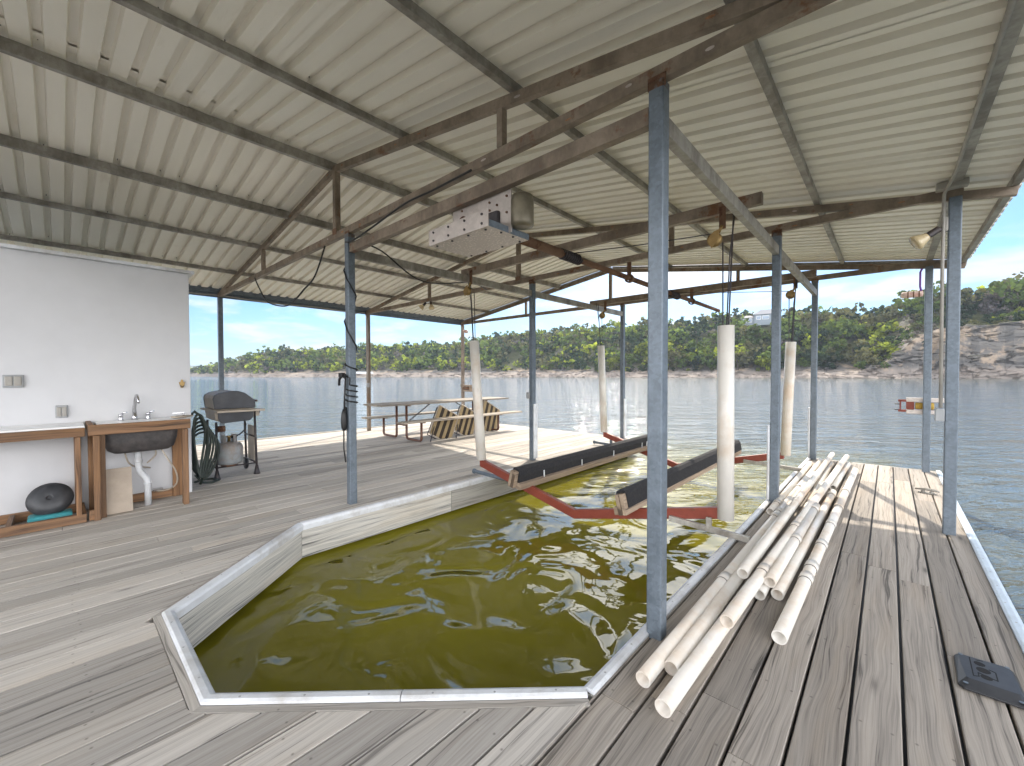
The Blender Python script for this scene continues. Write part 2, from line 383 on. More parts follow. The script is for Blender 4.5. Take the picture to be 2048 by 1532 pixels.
        for q in range(k): acc.append(acc[-1] + math.dist(prof[q], prof[(q + 1) % k]))
        for i in range(n - 1):
            tt = rnd.random() if t is None else t
            for q in range(k):
                q2 = (q + 1) % k
                s.face((b + i * k + q, b + i * k + q2, b + (i + 1) * k + q2, b + (i + 1) * k + q),
                       [(off + u[i], acc[q] + off), (off + u[i], acc[q + 1] + off), (off + u[i + 1], acc[q + 1] + off), (off + u[i + 1], acc[q] + off)], tt, mi)
        s.face([b + q for q in range(k)][::-1], None, .5, mi)
        s.face([b + (n - 1) * k + q for q in range(k)], None, .5, mi)
    def build(s, name, mats, parent=None, origin=None, bevel=0, seg=2, smooth=False, flip=True):
        base = BASE[parent.name] if parent else V(origin if origin is not None else (0, 0, 0))
        me = bpy.data.meshes.new(name)
        me.from_pydata([tuple(V(p) - base) for p in s.v], [], s.f)
        if not isinstance(mats, (list, tuple)): mats = [mats]
        for m in mats: me.materials.append(m)
        uvl = me.uv_layers.new(name='UVMap'); flat = [c for f in s.uv for q in f for c in q]
        uvl.data.foreach_set('uv', flat)
        a = me.attributes.new('tint', 'FLOAT', 'FACE'); a.data.foreach_set('value', s.t)
        me.polygons.foreach_set('material_index', s.mi)
        me.polygons.foreach_set('use_smooth', [bool(smooth or q) for q in s.sm])
        me.update()
        o = bpy.data.objects.new(name, me); col.objects.link(o)
        if parent: o.parent = parent
        else: o.location = base
        BASE[o.name] = base
        if flip:
            import bmesh
            bm = bmesh.new(); bm.from_mesh(me); bmesh.ops.recalc_face_normals(bm, faces=bm.faces); bm.to_mesh(me); bm.free()
        if bevel:
            md = o.modifiers.new('Bevel', 'BEVEL'); md.width = bevel; md.segments = seg; md.limit_method = 'ANGLE'; md.angle_limit = R(40)
        return o
def empty(name, loc):
    o = bpy.data.objects.new(name, None); col.objects.link(o); o.location = loc; o.empty_display_size = .2
    BASE[o.name] = V(loc); return o
def tag(o, label=None, cat=None, group=None, kind=None):
    for k, v in (('label', label), ('category', cat), ('group', group), ('kind', kind)):
        if v: o[k] = v
    return o
def part_bar(name, p0, p1, w, h, m, parent, bevel=.004, up=(0, 0, 1)):
    b = MB(); b.bar(p0, p1, w, h, up); return b.build(name, m, parent, bevel=bevel)
def part_box(name, c, size, m, parent, bevel=.003, rz=0):
    b = MB(); b.box(c, size, rz); return b.build(name, m, parent, bevel=bevel)
def part_tube(name, pts, r, m, parent, seg=10):
    b = MB(); b.tube(pts, r, seg); return b.build(name, m, parent)
def arc(c, r, a0, a1, n, ax='XZ', fix=0):
    out = []
    for i in range(n + 1):
        a = a0 + (a1 - a0) * i / n; p, q = c[0] + r * math.cos(a), c[1] + r * math.sin(a)
        out.append({'XZ': (p, fix, q), 'YZ': (fix, p, q), 'XY': (p, q, fix)}[ax])
    return out

# ------------------------------------------------------------------ camera
YAW, PITCH, ROLL = R(42.36), R(-1.15), R(-.132)
fw = V((-math.sin(YAW) * math.cos(PITCH), math.cos(YAW) * math.cos(PITCH), math.sin(PITCH)))
rt = V((math.cos(YAW), math.sin(YAW), 0)); up0 = rt.cross(fw)
rt2 = rt * math.cos(ROLL) + up0 * math.sin(ROLL); up2 = rt2.cross(fw)
cam = bpy.data.objects.new('Camera', bpy.data.cameras.new('Camera')); col.objects.link(cam)
cam.matrix_world = Matrix.Translation((0, 0, 1.45)) @ Matrix((rt2, up2, -fw)).transposed().to_4x4()
cam.data.sensor_width = 36; cam.data.lens = 36 * 826.6 / 2048; cam.data.clip_start = .05; cam.data.clip_end = 9000
scene.camera = cam

# ------------------------------------------------------------------ light and sky
SUN_AZ, SUN_EL = R(22.8), R(41)                 # azimuth counter-clockwise from +Y
sd = V((-math.sin(SUN_AZ) * math.cos(SUN_EL), math.cos(SUN_AZ) * math.cos(SUN_EL), math.sin(SUN_EL)))
sl = bpy.data.lights.new('Sun', 'SUN'); sl.energy = 2.0; sl.angle = R(.5); sl.color = (1, .89, .74)
so = bpy.data.objects.new('Sun', sl); col.objects.link(so)
so.rotation_euler = sd.to_track_quat('Z', 'Y').to_euler(); so.location = sd * 60
w = bpy.data.worlds.new('World'); scene.world = w; w.use_nodes = True
nt = w.node_tree; bg = nt.nodes['Background']
sky = nt.nodes.new('ShaderNodeTexSky'); sky.sky_type = 'NISHITA'; sky.sun_disc = False
sky.sun_elevation = SUN_EL; sky.sun_rotation = -SUN_AZ; sky.air_density = 1.0; sky.dust_density = .6; sky.ozone_density = 1.4
tc = nt.nodes.new('ShaderNodeTexCoord').outputs['Generated']
sp = nd(nt, 'ShaderNodeSeparateXYZ'); nt.links.new(tc, sp.inputs[0])
zz = math_(nt, 'MAXIMUM', sp.outputs[2], .0)
den = math_(nt, 'ADD', zz, .16)
cu = nd(nt, 'ShaderNodeCombineXYZ', {'X': math_(nt, 'DIVIDE', sp.outputs[0], den), 'Y': math_(nt, 'DIVIDE', sp.outputs[1], den)})
cn = noise(nt, mapping(nt, cu.outputs[0], (1, 1, 1), (0, 0, 0), (3.1, .6, 0)), 1.5, 7, .55, .25)
cm = ramp(nt, cn, [(.47, 0.0), (.62, 1.0)])
lowb = nd(nt, 'ShaderNodeMapRange', {0: zz, 1: .0, 2: .16, 3: .22, 4: 0}).outputs[0]      # milky band near the horizon
cf = math_(nt, 'MAXIMUM', math_(nt, 'MULTIPLY', cm, .85), lowb)
skc = mixc(nt, cf, mixc(nt, 1.0, sky.outputs[0], (.56, .80, 1.08), 'MULTIPLY'), (5.6, 5.9, 6.4))
rear_dot = nd(nt, 'ShaderNodeVectorMath', {1: (-fw.x, -fw.y, .35)}, operation='DOT_PRODUCT'); nt.links.new(tc, rear_dot.inputs[0])
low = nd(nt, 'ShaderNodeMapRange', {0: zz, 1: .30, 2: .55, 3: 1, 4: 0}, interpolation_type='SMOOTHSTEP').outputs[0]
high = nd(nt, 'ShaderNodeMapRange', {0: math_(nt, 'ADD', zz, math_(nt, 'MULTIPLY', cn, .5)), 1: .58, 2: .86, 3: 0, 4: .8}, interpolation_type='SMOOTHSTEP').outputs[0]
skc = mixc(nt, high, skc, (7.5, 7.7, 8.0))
fill_bank = nd(nt, 'ShaderNodeMapRange', {0: math_(nt, 'ADD', rear_dot.outputs['Value'], math_(nt, 'MULTIPLY', cn, .5)), 1: .25, 2: .6, 3: 0, 4: 1}, interpolation_type='SMOOTHSTEP').outputs[0]
skc = mixc(nt, math_(nt, 'MULTIPLY', fill_bank, low), skc, (34, 34, 34.5))  # extra-bright low sky behind the camera, added as fill light under the roof
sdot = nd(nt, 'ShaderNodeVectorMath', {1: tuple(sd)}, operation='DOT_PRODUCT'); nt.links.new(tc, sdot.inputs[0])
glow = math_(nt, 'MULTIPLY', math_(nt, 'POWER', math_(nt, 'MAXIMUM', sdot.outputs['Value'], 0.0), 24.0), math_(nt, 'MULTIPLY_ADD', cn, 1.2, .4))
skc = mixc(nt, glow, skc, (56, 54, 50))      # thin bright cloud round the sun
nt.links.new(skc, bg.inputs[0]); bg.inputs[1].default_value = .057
vs = scene.view_settings; vs.view_transform = 'Standard'; vs.look = 'None'; vs.gamma = 1; vs.use_curve_mapping = False
vs.exposure = 1.68
scene.cycles.max_bounces = 10; scene.cycles.diffuse_bounces = 5; scene.cycles.glossy_bounces = 4
scene.cycles.use_adaptive_sampling = True; scene.cycles.sample_clamp_indirect = 8

# ------------------------------------------------------------------ dimensions
GX = (.42, -.94, -4.48, -10.0); GY = (-.99, 2.22, 5.43, 8.65)
RIDGE = -4.79; CH0, CH1 = 3.03, 3.11
def zS(x): return 3.955 - (.147 * (RIDGE - x) if x < RIDGE else .157 * (x - RIDGE))
WATER = -.37
YEND = 8.76; YSTART = -5.0; XL = -10.47; XR = .535
SLIP = [(-4.2, YEND), (-4.2, 1.56), (-3.22, .43), (-2.23, .43), (-1.0, 1.6), (-1.0, YEND)]

# ------------------------------------------------------------------ deck (structure)
def low_edge(x, off):
    """front boundary of the slip at x, moved outward (towards -y) by off along the normal"""
    pts = SLIP[1:5]
    for (x0, y0), (x1, y1) in zip(pts, pts[1:]):
        if x0 <= x <= x1:
            L = math.hypot(x1 - x0, y1 - y0); return y0 + (y1 - y0) * (x - x0) / (x1 - x0) - off * L / abs(x1 - x0)
    return pts[0][1]
def board(mb, poly, xl, xr, top, tint, mi=0):
    c = .004 if mi else .0012; n = len(poly); b = len(mb.v); ou, ov = rnd.random() * 50, rnd.random() * 50
    cx = (xl + xr) / 2
    def inset(x, y): return (x + (c if x < cx else -c), y)
    for x, y in poly: mb.v.append((*inset(x, y), top))
    for x, y in poly: mb.v.append((x, y, top - c))
    for x, y in poly: mb.v.append((x, y, top - .036))
    uv = [(ou + y, ov + x) for x, y in poly]
    mb.face([b + i for i in range(n)], uv, tint, mi)
    for a in (0, n):
        for i in range(n):
            j = (i + 1) % n
            mb.face((b + a + i, b + a + n + i, b + a + n + j, b + a + j), [uv[i], (uv[i][0], uv[i][1] + .01), (uv[j][0], uv[j][1] + .01), uv[j]], tint, mi)
dk = MB()
P = .17
k = math.floor((XL - .063) / P)
while .063 + k * P < XR:
    x0 = .063 + k * P; x1 = x0 + P; k += 1
    walk = x0 > -1.3
    gap = rnd.uniform(.010, .015) if walk else rnd.uniform(.010, .015)
    xl, xr = max(x0 + gap / 2, XL), min(x1 - gap / 2, XR)
    if xr - xl < .02: continue
    mi = 1 if xl > -.99 else 0
    segs = []
    def full(xl, xr, mi):
        y = YSTART - rnd.random() * 2
        while y < YEND:
            L = rnd.uniform(2.6, 4.4); y1 = min(y + L, YEND)
            segs.append(([(xl, y + .002), (xr, y + .002), (xr, y1 - .002), (xl, y1 - .002)], xl, xr, mi)); y = y1
    def cut(xl, xr):
        pts = [(x, low_edge(x, .076)) for x in [xr] + [p[0] for p in SLIP[1:5][::-1] if xl < p[0] < xr] + [xl]]
        y = YSTART; ym = min(p[1] for p in pts)
        ys = y + rnd.uniform(2.2, 4.2)
        if ys < ym - .5:
            segs.append(([(xl, y), (xr, y), (xr, ys - .002), (xl, ys - .002)], xl, xr, 0)); y = ys + .002
        segs.append(([(xl, y), (xr, y)] + pts, xl, xr, 0))
    if xr <= -4.235 or xl >= -.965: full(xl, xr, mi)
    elif xl < -4.235: full(xl, -4.237, mi); cut(-4.233, xr)
    elif xr > -.965:
        if -.967 - xl > .02: cut(xl, -.967)
        full(-.963, xr, 1)
    else: cut(xl, xr)
    for pl, a, b_, m_ in segs:
        board(dk, pl, a, b_, rnd.uniform(-.003, .0), rnd.random(), m_)
# header boards that trim the three short slip sides
dk.sweep([SLIP[1], SLIP[2], SLIP[3], SLIP[4]], [(.035, -.001), (.072, -.001), (.072, -.036), (.035, -.036)], mi=0)
deck = dk.build('deck', [M['deck'], M['walk']]); tag(deck, 'weathered grey timber deck boards around the open boat slip', kind='structure')

# ------------------------------------------------------------------ boat dock (roofed frame)
dock = empty('boat_dock', (-4.48, 2.22, 0))
tag(dock, 'roofed boat dock with galvanised posts, open steel trusses and white ribbed metal roof', 'boat dock')
strip_prof = [(.034, .001), (.034, .014), (.022, .021), (-.004, .021), (-.022, .013), (-.030, -.004), (-.028, -.052), (-.014, -.052), (-.014, .001)]
def edge(path, m):
    b = MB(); b.sweep(path, strip_prof)
    for p, q in zip(path, path[1:]):
        p, q = V(p), V(q); L = (q - p).length; d = (q - p) / L; nn = V((d.y, -d.x)); n = max(2, int(L / .27))
        for i in range(n):
            c = p + d * (L * (i + .5) / n) + nn * (.009 + rnd.uniform(-.004, .004)); b.lathe((c.x, c.y, .0202), [(.0055, 0), (.0055, .0016)], 8, 'Z', 1)
    return b.build('edge_strip', [m, M['greybox']], dock, bevel=.004)
def shorten(p, q, d=.004):
    p, q = V(p), V(q); e = (q - p).normalized() * d; return tuple(p + e), tuple(q - e)
edge(shorten((-4.2, 5.0), SLIP[1]), M['vinyl']); edge(shorten(SLIP[0], (-4.2, 5.0)), M['vinyl'])
edge([shorten(SLIP[1], SLIP[2])[0], SLIP[2], SLIP[3], (SLIP[3][0] + .62, SLIP[3][1] + .62 * 1.17 / 1.23)], M['vinyl'])
edge(shorten((SLIP[3][0] + .62, SLIP[3][1] + .62 * 1.17 / 1.23), SLIP[4]), M['vinyl'])
edge(shorten(SLIP[4], (-1.0, 4.4)), M['vinyl']); edge(shorten((-1.0, 4.4), SLIP[5]), M['vinyl'])
edge(shorten((XR + .03, YEND), (XR + .03, 4.1)), M['vinylblue']); edge(shorten((XR + .03, 4.1), (XR + .03, YSTART)), M['vinylblue'])
edge(shorten((XL - .03, YSTART), (XL - .03, YEND)), M['fascia'])
def fascia(path, top=-.05, bot=-.325):
    b = MB(); b.sweep(path, [(.030, top + .045), (-.010, top + .045), (-.010, bot), (.030, bot)]); return b.build('slip_fascia', M['fascia'], dock, bevel=.003)
fascia(shorten((-4.2, 3.42), SLIP[1])); fascia(shorten(SLIP[0], (-4.2, 3.42), .003))
fascia(shorten(SLIP[1], SLIP[2])); fascia(shorten(SLIP[2], SLIP[3])); fascia(shorten(SLIP[3], SLIP[4])); fascia(shorten(SLIP[4], SLIP[5]))
fascia(shorten((XR + .03, YEND), (XR + .03, YSTART))); fascia(shorten((XL - .03, YSTART), (XL - .03, YEND)))
fascia(shorten((-1.0, YEND + .028), (XR, YEND + .028))); fascia(shorten((XL, YEND + .028), (-4.2, YEND + .028)))
fl = MB()
fl.prism([(-10.35, -4.9), (-10.35, 8.6), (-4.33, 8.6), (-4.33, 1.5), (-3.28, .30), (-2.17, .30), (-.87, 1.52), (-.87, 8.6), (.42, 8.6), (.42, -4.9)], 'Z', -.9, -.055)
fl.build('float', M['darkfloat'], dock)
# posts
def post(x, y, z1, m=None, w=.084):
    b = MB(); b.bar((x, y, -.02), (x, y, z1), w, w, (0, 1, 0)); o = b.build('post', m or M['galv'], dock, bevel=.009, seg=3)
    return o
for x, y in ((-.94, GY[1]), (-4.48, GY[1]), (-.94, GY[2]), (-.94, GY[3]), (.42, GY[2]), (.42, GY[3]), (-4.48, GY[2]), (-4.48, GY[3]),
             (-10, GY[1]), (-10, GY[2]), (-10, GY[3]), (.42, GY[1] - 3.21), (-10, GY[0])):
    post(x, y, CH0 - .003, M['frame'] if (x, y) in ((-10, GY[2]), (-10, GY[3])) else None)
def guard(c, sz):
    part_box('bumper_guard', c, sz, M['vinyl'], dock, .012)
guard((-4.48 + .058, GY[2] + .01, .49), (.028, .10, .93)); guard((-4.48 + .058, GY[3] + .01, .46), (.028, .10, .88))
guard((-.94 - .058, GY[2] - .005, .45), (.028, .085, .86)); guard((-.94 - .058, GY[3], .45), (.028, .085, .86))
# trusses
for y in GY:
    m = M['frame']
    part_bar('bottom_chord', (-10.06, y, 3.07), (.47, y, 3.07), .055, .08, m, dock)
    for sgn, xe in ((-1, -10.0), (1, .78)):
        x0 = RIDGE + sgn * .003
        part_bar('rafter', (x0, y, zS(x0) - .065 - .039), (xe, y, zS(xe) - .065 - .039), .05, .076, m, dock)
    part_bar('king_post', (RIDGE, y, 3.113), (RIDGE, y, zS(RIDGE) - .145), .065, .065, m, dock)
    for x in (-7.36, -2.12):
        part_bar('web_post', (x, y, 3.113), (x, y, zS(x) - .146), .055, .055, m, dock)
    for x in (RIDGE, -4.48, -.94):          # rusty weld plates at the joints
        part_box('weld_plate', (x, y - .03, 3.02 if x != RIDGE else 3.12), (.10, .006, .07), M['rust'], dock, .002)
for y in GY[1:3]:
    b = MB(); rs = random.Random(int(y * 10))
    for i in range(26):
        x = -9.6 + i * .385 + rs.uniform(-.1, .1)
        for kx in (0, 1):
            if rs.random() < .35: continue
            if kx == 0: z, yf, sl = 3.07 + rs.uniform(-.012, .012), y - .0285, 0
            else: z, yf, sl = zS(x) - .104 + rs.uniform(-.01, .01), y - .0262, (.147 if x < RIDGE else -.157)
            a = V((1, 0, sl)).normalized(); n_ = V((-a.z, 0, a.x)); L_, H_ = rs.uniform(.016, .034), rs.uniform(.006, .011); k = len(b.v)
            b.v += [tuple(V((x, yf, z)) + a * (L_ * math.cos(t)) + n_ * (H_ * math.sin(t))) for t in [2 * math.pi * q / 10 for q in range(10)]]
            b.face(range(k, k + 10), None, .5, 1 if rs.random() < .3 else 0)
    tag(b.build('rust_spots', [M['rustspot'], M['alum']], dock, flip=False), kind='stuff')
for xa, xb in ((-10.1, RIDGE - .004), (RIDGE + .004, .80)):      # dark barge angle closing the roof end
    part_bar('barge_angle', (xa, 8.715, zS(xa) - .052), (xb, 8.715, zS(xb) - .052), .022, .10, M['frame2'], dock)
for x in (-.94, -4.48):
    for y in GY[1:]: 
        b = MB(); b.bar((x, y, 2.975), (x, y, 3.026), .086, .087, (0, 1, 0)); b.build('weld_collar', M['rustpatch'], dock, bevel=.009)
# beams that run along the slip
for x in (-4.48, -.94):
    for a, b_ in ((GY[1], GY[2]), (GY[2], GY[3])):
        part_bar('side_beam', (x, a + .044, 2.82), (x, b_ - .044, 2.82), .055, .10, M['frame2'], dock)
part_bar('cross_beam', (-4.43, GY[1], 2.86), (-.985, GY[1], 2.86), .06, .10, M['frame'], dock)
for y in (4.0, 7.5):
    part_bar('lift_beam', (-4.62, y, 2.925), (-.80, y, 2.925), .06, .10, M['frame'], dock)
part_bar('side_beam', (.42, -2.5, 3.155), (.42, GY[3] + .05, 3.155), .07, .085, M['frame2'], dock)
part_bar('eave_beam', (-10.02, -2.5, 3.163), (-10.02, GY[3] + .05, 3.163), .06, .10, M['galv'], dock)
part_bar('eave_beam', (-10.09, -2.5, 3.10), (-10.09, GY[3] + .07, 3.10), .05, .14, M['galv'], dock)
for x in (-8.85, -7.52, -6.25, -4.86, -3.41, -1.99, -.58, .76):
    b = MB(); z = zS(x); hh = .10 if x in (-4.86, -6.25) else .062
    b.bar((x, -2.6, z - hh / 2 - .002), (x, 8.70, z - hh / 2 - .002), .05, hh)
    b.build('purlin', M['frame2'], dock, bevel=.003)
# roof sheets: ribbed profile, one mesh per slope, laps every five ribs, screw tips under the ribs
def roof_panel(xa, xb, name):
    b = MB(); pitch = .177; y0 = -5.17 + .062 + .885 * 3; npan = 13; nx = 2
    per = [(0, 0), (.052, 0), (.064, .048), (.110, .048), (.122, 0)]
    for p_ in range(npan):
        prof = []
        for r_ in range(5):
            prof += [(y0 + (p_ * 5 + r_) * pitch + a, z) for a, z in per]
        prof.append((y0 + (p_ * 5 + 5) * pitch + (.03 if p_ < npan - 1 else -.09), 0))
        prof = [q for q in prof if q[0] <= 8.73] 
        if len(prof) < 2: continue
        dz = .0035 if p_ % 2 else 0
        for th in (0.0, .002):
            base = len(b.v)
            for x in (xa, xb):
                for yy, z in prof: b.v.append((x, yy, zS(x) + z + dz + th))
            n = len(prof)
            for i in range(n - 1): b.face((base + i, base + i + 1, base + n + i + 1, base + n + i))
    for px in (-8.85, -7.52, -6.25, -4.86, -3.41, -1.99, -.58, .76):
        if min(xa, xb) < px < max(xa, xb):
            for r_ in range(npan * 5):
                if (r_ % 5) in (1, 3) or rnd.random() < .2: 
                    yy = y0 + r_ * pitch + .087 
                    xx = px + rnd.choice((-1, 1)) * rnd.uniform(.04, .09)
                    if yy < 8.7: b.tube([(xx, yy, zS(xx) + .0485), (xx, yy, zS(xx) + .032)], .0035, 5, True, 1)
    return b.build(name, [M['roof'], M['darksteel']], dock, flip=False)
roof_panel(-10.18, RIDGE, 'roof_panel'); roof_panel(RIDGE, .83, 'roof_panel')
rc = MB(); rc.prism([(RIDGE - .16, zS(RIDGE - .16) + .034), (RIDGE, zS(RIDGE) + .036), (RIDGE + .16, zS(RIDGE + .16) + .034), (RIDGE, zS(RIDGE) + .046)], 'Y', -2.45, 8.73)
rc.build('ridge_cap', M['roof'], dock)

# ------------------------------------------------------------------ lake
wb = MB(); S = 3450
wb.v = [(-S, -S, WATER), (S, -S, WATER), (S, S, WATER), (-S, S, WATER)]; wb.face((0, 1, 2, 3))
tag(wb.build('lake_water', M['water']), 'rippled lake water, olive green inside the slip', kind='structure')

# ------------------------------------------------------------------ land across the lake
def interp(tab, x):
    if x <= tab[0][0]: return tab[0][1]
    for (a, p), (b, q) in zip(tab, tab[1:]):
        if x <= b:
            t = (x - a) / (b - a); t = t * t * (3 - 2 * t) * .35 + t * .65; return p + (q - p) * t
    return tab[-1][1]
R0 = [(-60, 1150), (-42, 950), (-36.6, 760), (-34.6, 520), (-30, 465), (-21, 400), (-9, 350), (0, 320), (10, 285), (18, 256), (30, 236), (39, 228), (51, 225), (70, 222), (100, 225)]
HT = [(-60, 8), (-42, 9), (-36.8, 10), (-34.4, 19), (-30, 30), (-21, 31), (-9, 35), (0, 43), (10, 45), (18.5, 45), (30, 48), (39, 41), (51, 32), (70, 31), (100, 30)]
CL = [(-60, 0), (39.5, 0), (42, .25), (44.5, .85), (46, 1), (51, 1), (100, 1)]
nz_ = __import__('mathutils').noise
def ld(phi): a = YAW - R(phi); return V((-math.sin(a), math.cos(a), 0))
def landz(phi, s):
    H = interp(HT, phi); c = interp(CL, phi)
    p = ld(phi) * (interp(R0, phi) + s)
    n = nz_.fractal(p * .012, 1.0, 2.0, 5); n2 = nz_.fractal(p * .07, 1.0, 2.0, 4)
    def sm(a, b, x): t = max(0, min(1, (x - a) / (b - a))); return t * t * (3 - 2 * t)
    rock = -1.2 + (4.6 - 1.6 * sm(8, 30, phi)) * sm(-3, 20, s) + .9 * n2 * sm(0, 8, s)
    soft = rock + (H - 5) * (sm(14, 105, s) * .8 + sm(60, 260, s) * .2)
    hc = 19 + 2.5 * n
    clf = -1.2 + 3.2 * sm(-3, 7, s) + (hc - 2) * sm(8.5 + 1.6 * n2, 13 + 2.5 * n2, s) + (H - hc) * (sm(12, 95, s))
    z = soft * (1 - c) + clf * c
    return z + (2.6 * n + .7 * n2) * sm(12, 60, s)
lb = MB(); phis = [-60 + i * .5 for i in range(321)]
ss = [-6, -2, 0, 1.5, 3, 5, 7, 8.5, 9.5, 10.5, 11.5, 12.5, 13.5, 15, 18, 22, 27, 33, 40, 48, 58, 70, 85, 105, 130, 170, 230, 320]
for ph in phis:
    for s_ in ss:
        j = nz_.noise(V((ph * .9, s_ * .15, 3.3)))
        r = interp(R0, ph) + s_ + (1.8 * j + 2.2 * nz_.noise(V((ph * 2.3, 0, 7)))) * (0 if s_ > 200 else 1)
        q = ld(ph) * r; lb.v.append((q.x, q.y, landz(ph, s_)))
ns = len(ss)
for i in range(len(phis) - 1):
    for j in range(ns - 1):
        lb.face((i * ns + j, i * ns + j + 1, (i + 1) * ns + j + 1, (i + 1) * ns + j), None, .5, 0, False)
land = lb.build('far_shore', M['land'], flip=False)
tag(land, 'rocky far shore rising to wooded hills, cliff on the right', kind='structure')
rk = MB(); rs = random.Random(21)
for i in range(620):
    ph = rs.uniform(-35, 56); s_ = rs.uniform(-1.5, 15); q = ld(ph) * (interp(R0, ph) + s_); z = max(landz(ph, s_), WATER - .2)
    a, h_ = rs.uniform(.5, 1.9), rs.uniform(.25, .9); th = rs.random() * 3; k = len(rk.v); m_ = rs.randint(5, 7)
    for lv, (f, zz_) in enumerate(((1.0, -.5), (1.05, h_ * .45), (.7, h_))):
        for j in range(m_):
            t = th + 2 * math.pi * j / m_; w_ = a * f * rs.uniform(.75, 1.2)
            rk.v.append((q.x + w_ * math.cos(t) * 1.3, q.y + w_ * math.sin(t), z + zz_ + rs.uniform(-.1, .1)))
    for lv in range(2):
        for j in range(m_): rk.face((k + lv * m_ + j, k + lv * m_ + (j + 1) % m_, k + (lv + 1) * m_ + (j + 1) % m_, k + (lv + 1) * m_ + j))
    rk.face([k + 2 * m_ + j for j in range(m_)])
tag(rk.build('shore_rocks', M['land']), 'broken pale rocks scattered along the far waterline', 'rocks', kind='stuff')
hb = MB(); n = 60
for i in range(n + 1):
    ph = -75 + i * 55 / n; q = ld(ph)
    for r, z in ((2300, -2), (2600, 50 + 14 * nz_.noise(V((ph * .16, 1, 2)))), (3100, 38)):
        hb.v.append((q.x * r, q.y * r, z))
for i in range(n):
    for j in range(2): hb.face((i * 3 + j, i * 3 + j + 1, i * 3 + 4 + j, i * 3 + 3 + j), None, .5, 0, True)
tag(hb.build('hills', M['farland'], flip=False), 'low distant ridge on the left horizon', kind='structure')

# ------------------------------------------------------------------ trees
def crown(mb, c, rx, rz, nclump, nleaf, size, rs, mi=0):
    for _ in range(nclump):
        while True:
            d = V((rs.uniform(-1, 1), rs.uniform(-1, 1), rs.uniform(-.8, 1)))
            if .25 < d.length < 1: break
        cc = V(c) + V((d.x * rx, d.y * rx, d.z * rz)); cr = rs.uniform(.18, .36) * rx; tn = rs.random()
        for _ in range(nleaf):
            e = V((rs.gauss(0, 1), rs.gauss(0, 1), rs.gauss(0, 1))).normalized() * cr * rs.uniform(.45, 1.0)
            e.z *= .75; p = cc + e
            nrm = (e.normalized() + V((rs.gauss(0, .5), rs.gauss(0, .5), .35 + rs.gauss(0, .5)))).normalized()
            a = nrm.orthogonal().normalized(); a = a * math.cos(rs.random() * 6.3) + nrm.cross(a) * math.sin(rs.random() * 6.3)
            b2 = nrm.cross(a); s = size * rs.uniform(.55, 1.25); k = len(mb.v)
            mb.v += [tuple(p - a * s * .5), tuple(p + b2 * s * .42), tuple(p + a * s * .55), tuple(p - b2 * s * .38)]
            mb.face((k, k + 1, k + 2, k + 3), None, min(1, max(0, tn + rs.uniform(-.25, .25))), mi)
def trunk(mb, h, r, rs, mi=1):
    lean = V((rs.uniform(-.5, .5), rs.uniform(-.5, .5), 0))
    top = V((0, 0, h)) + lean
    mb.tube([(0, 0, -1.0), lean * .4 + V((0, 0, h * .5)), top], [r, r * .75, r * .45], 6, True, mi)
    for _ in range(4):
        a = rs.random() * 6.3; st = lean * .5 + V((0, 0, h * rs.uniform(.45, .75)))
        mb.tube([st, st + V((math.cos(a) * h * .25, math.sin(a) * h * .25, h * .25)), st + V((math.cos(a) * h * .45, math.sin(a) * h * .45, h * .42))], [r * .45, r * .3, r * .12], 5, True, mi)
KINDS = [(0, 'bright yellow green leafy tree on the far hillside', 'bright green hillside trees'),
         (1, 'mid green rounded oak tree on the far hillside', 'mid green hillside trees'),
         (2, 'dark green dense juniper tree on the far hillside', 'dark green hillside trees'),
         (3, 'olive green thin topped tree on the far hillside', 'olive green hillside trees'),
         (4, 'bare grey twiggy bush on the far hillside', 'bare grey hillside bushes')]
PROTO = []
for ki, (lm, lab, grp) in enumerate(KINDS):
    for v_ in range(3):
        rs = random.Random(100 + ki * 10 + v_); b = MB()
        h = (2.6, 3.2, 2.8, 3.2, 1.5)[ki] * rs.uniform(.9, 1.1)
        trunk(b, h, .22, rs)
        rx, rz = ((3.4, 2.6), (4.0, 3.0), (2.9, 3.0), (3.6, 2.6), (2.6, 1.9))[ki]
        crown(b, (0, 0, h), rx, rz, (24, 30, 26, 22, 26)[ki], (17, 17, 18, 15, 14)[ki], (.85, .85, .8, .85, .5)[ki], rs)
        PROTO.append((ki, b))
kind_pick = lambda rs, ph, s: rs.choices(range(5), (.17, .25, .28, .20, .10) if ph < 20 else (.08, .18, .32, .26, .16))[0]
rs = random.Random(11); spots = []
def vis(z, s): return z > 5.2
tries = 0
while len(spots) < 2600 and tries < 90000:
    tries += 1
    ph = rs.uniform(-44, 58); s = rs.uniform(0, 1) ** 1.35 * 212 + 9
    if ph < 33 and s < 14: continue
    c = interp(CL, ph)
    ledge = ph > 32 and s < 45 and c > 0
    if c > .5 and s < 17 and rs.random() < .6: continue
    if c > .93 and ph > 46 and s < 17: continue
    z = landz(ph, s)
    if z < (4.2 if ph < 8 else 2.9) - 1.5 * (ph < -30): continue
    if c > .2 and 17 < s < 30 and rs.random() < .3 * c: continue
    if 29.2 < ph < 32.6 and 62 < s < 125: continue          # clearing for the hill house
    spots.append((ph, s, z))
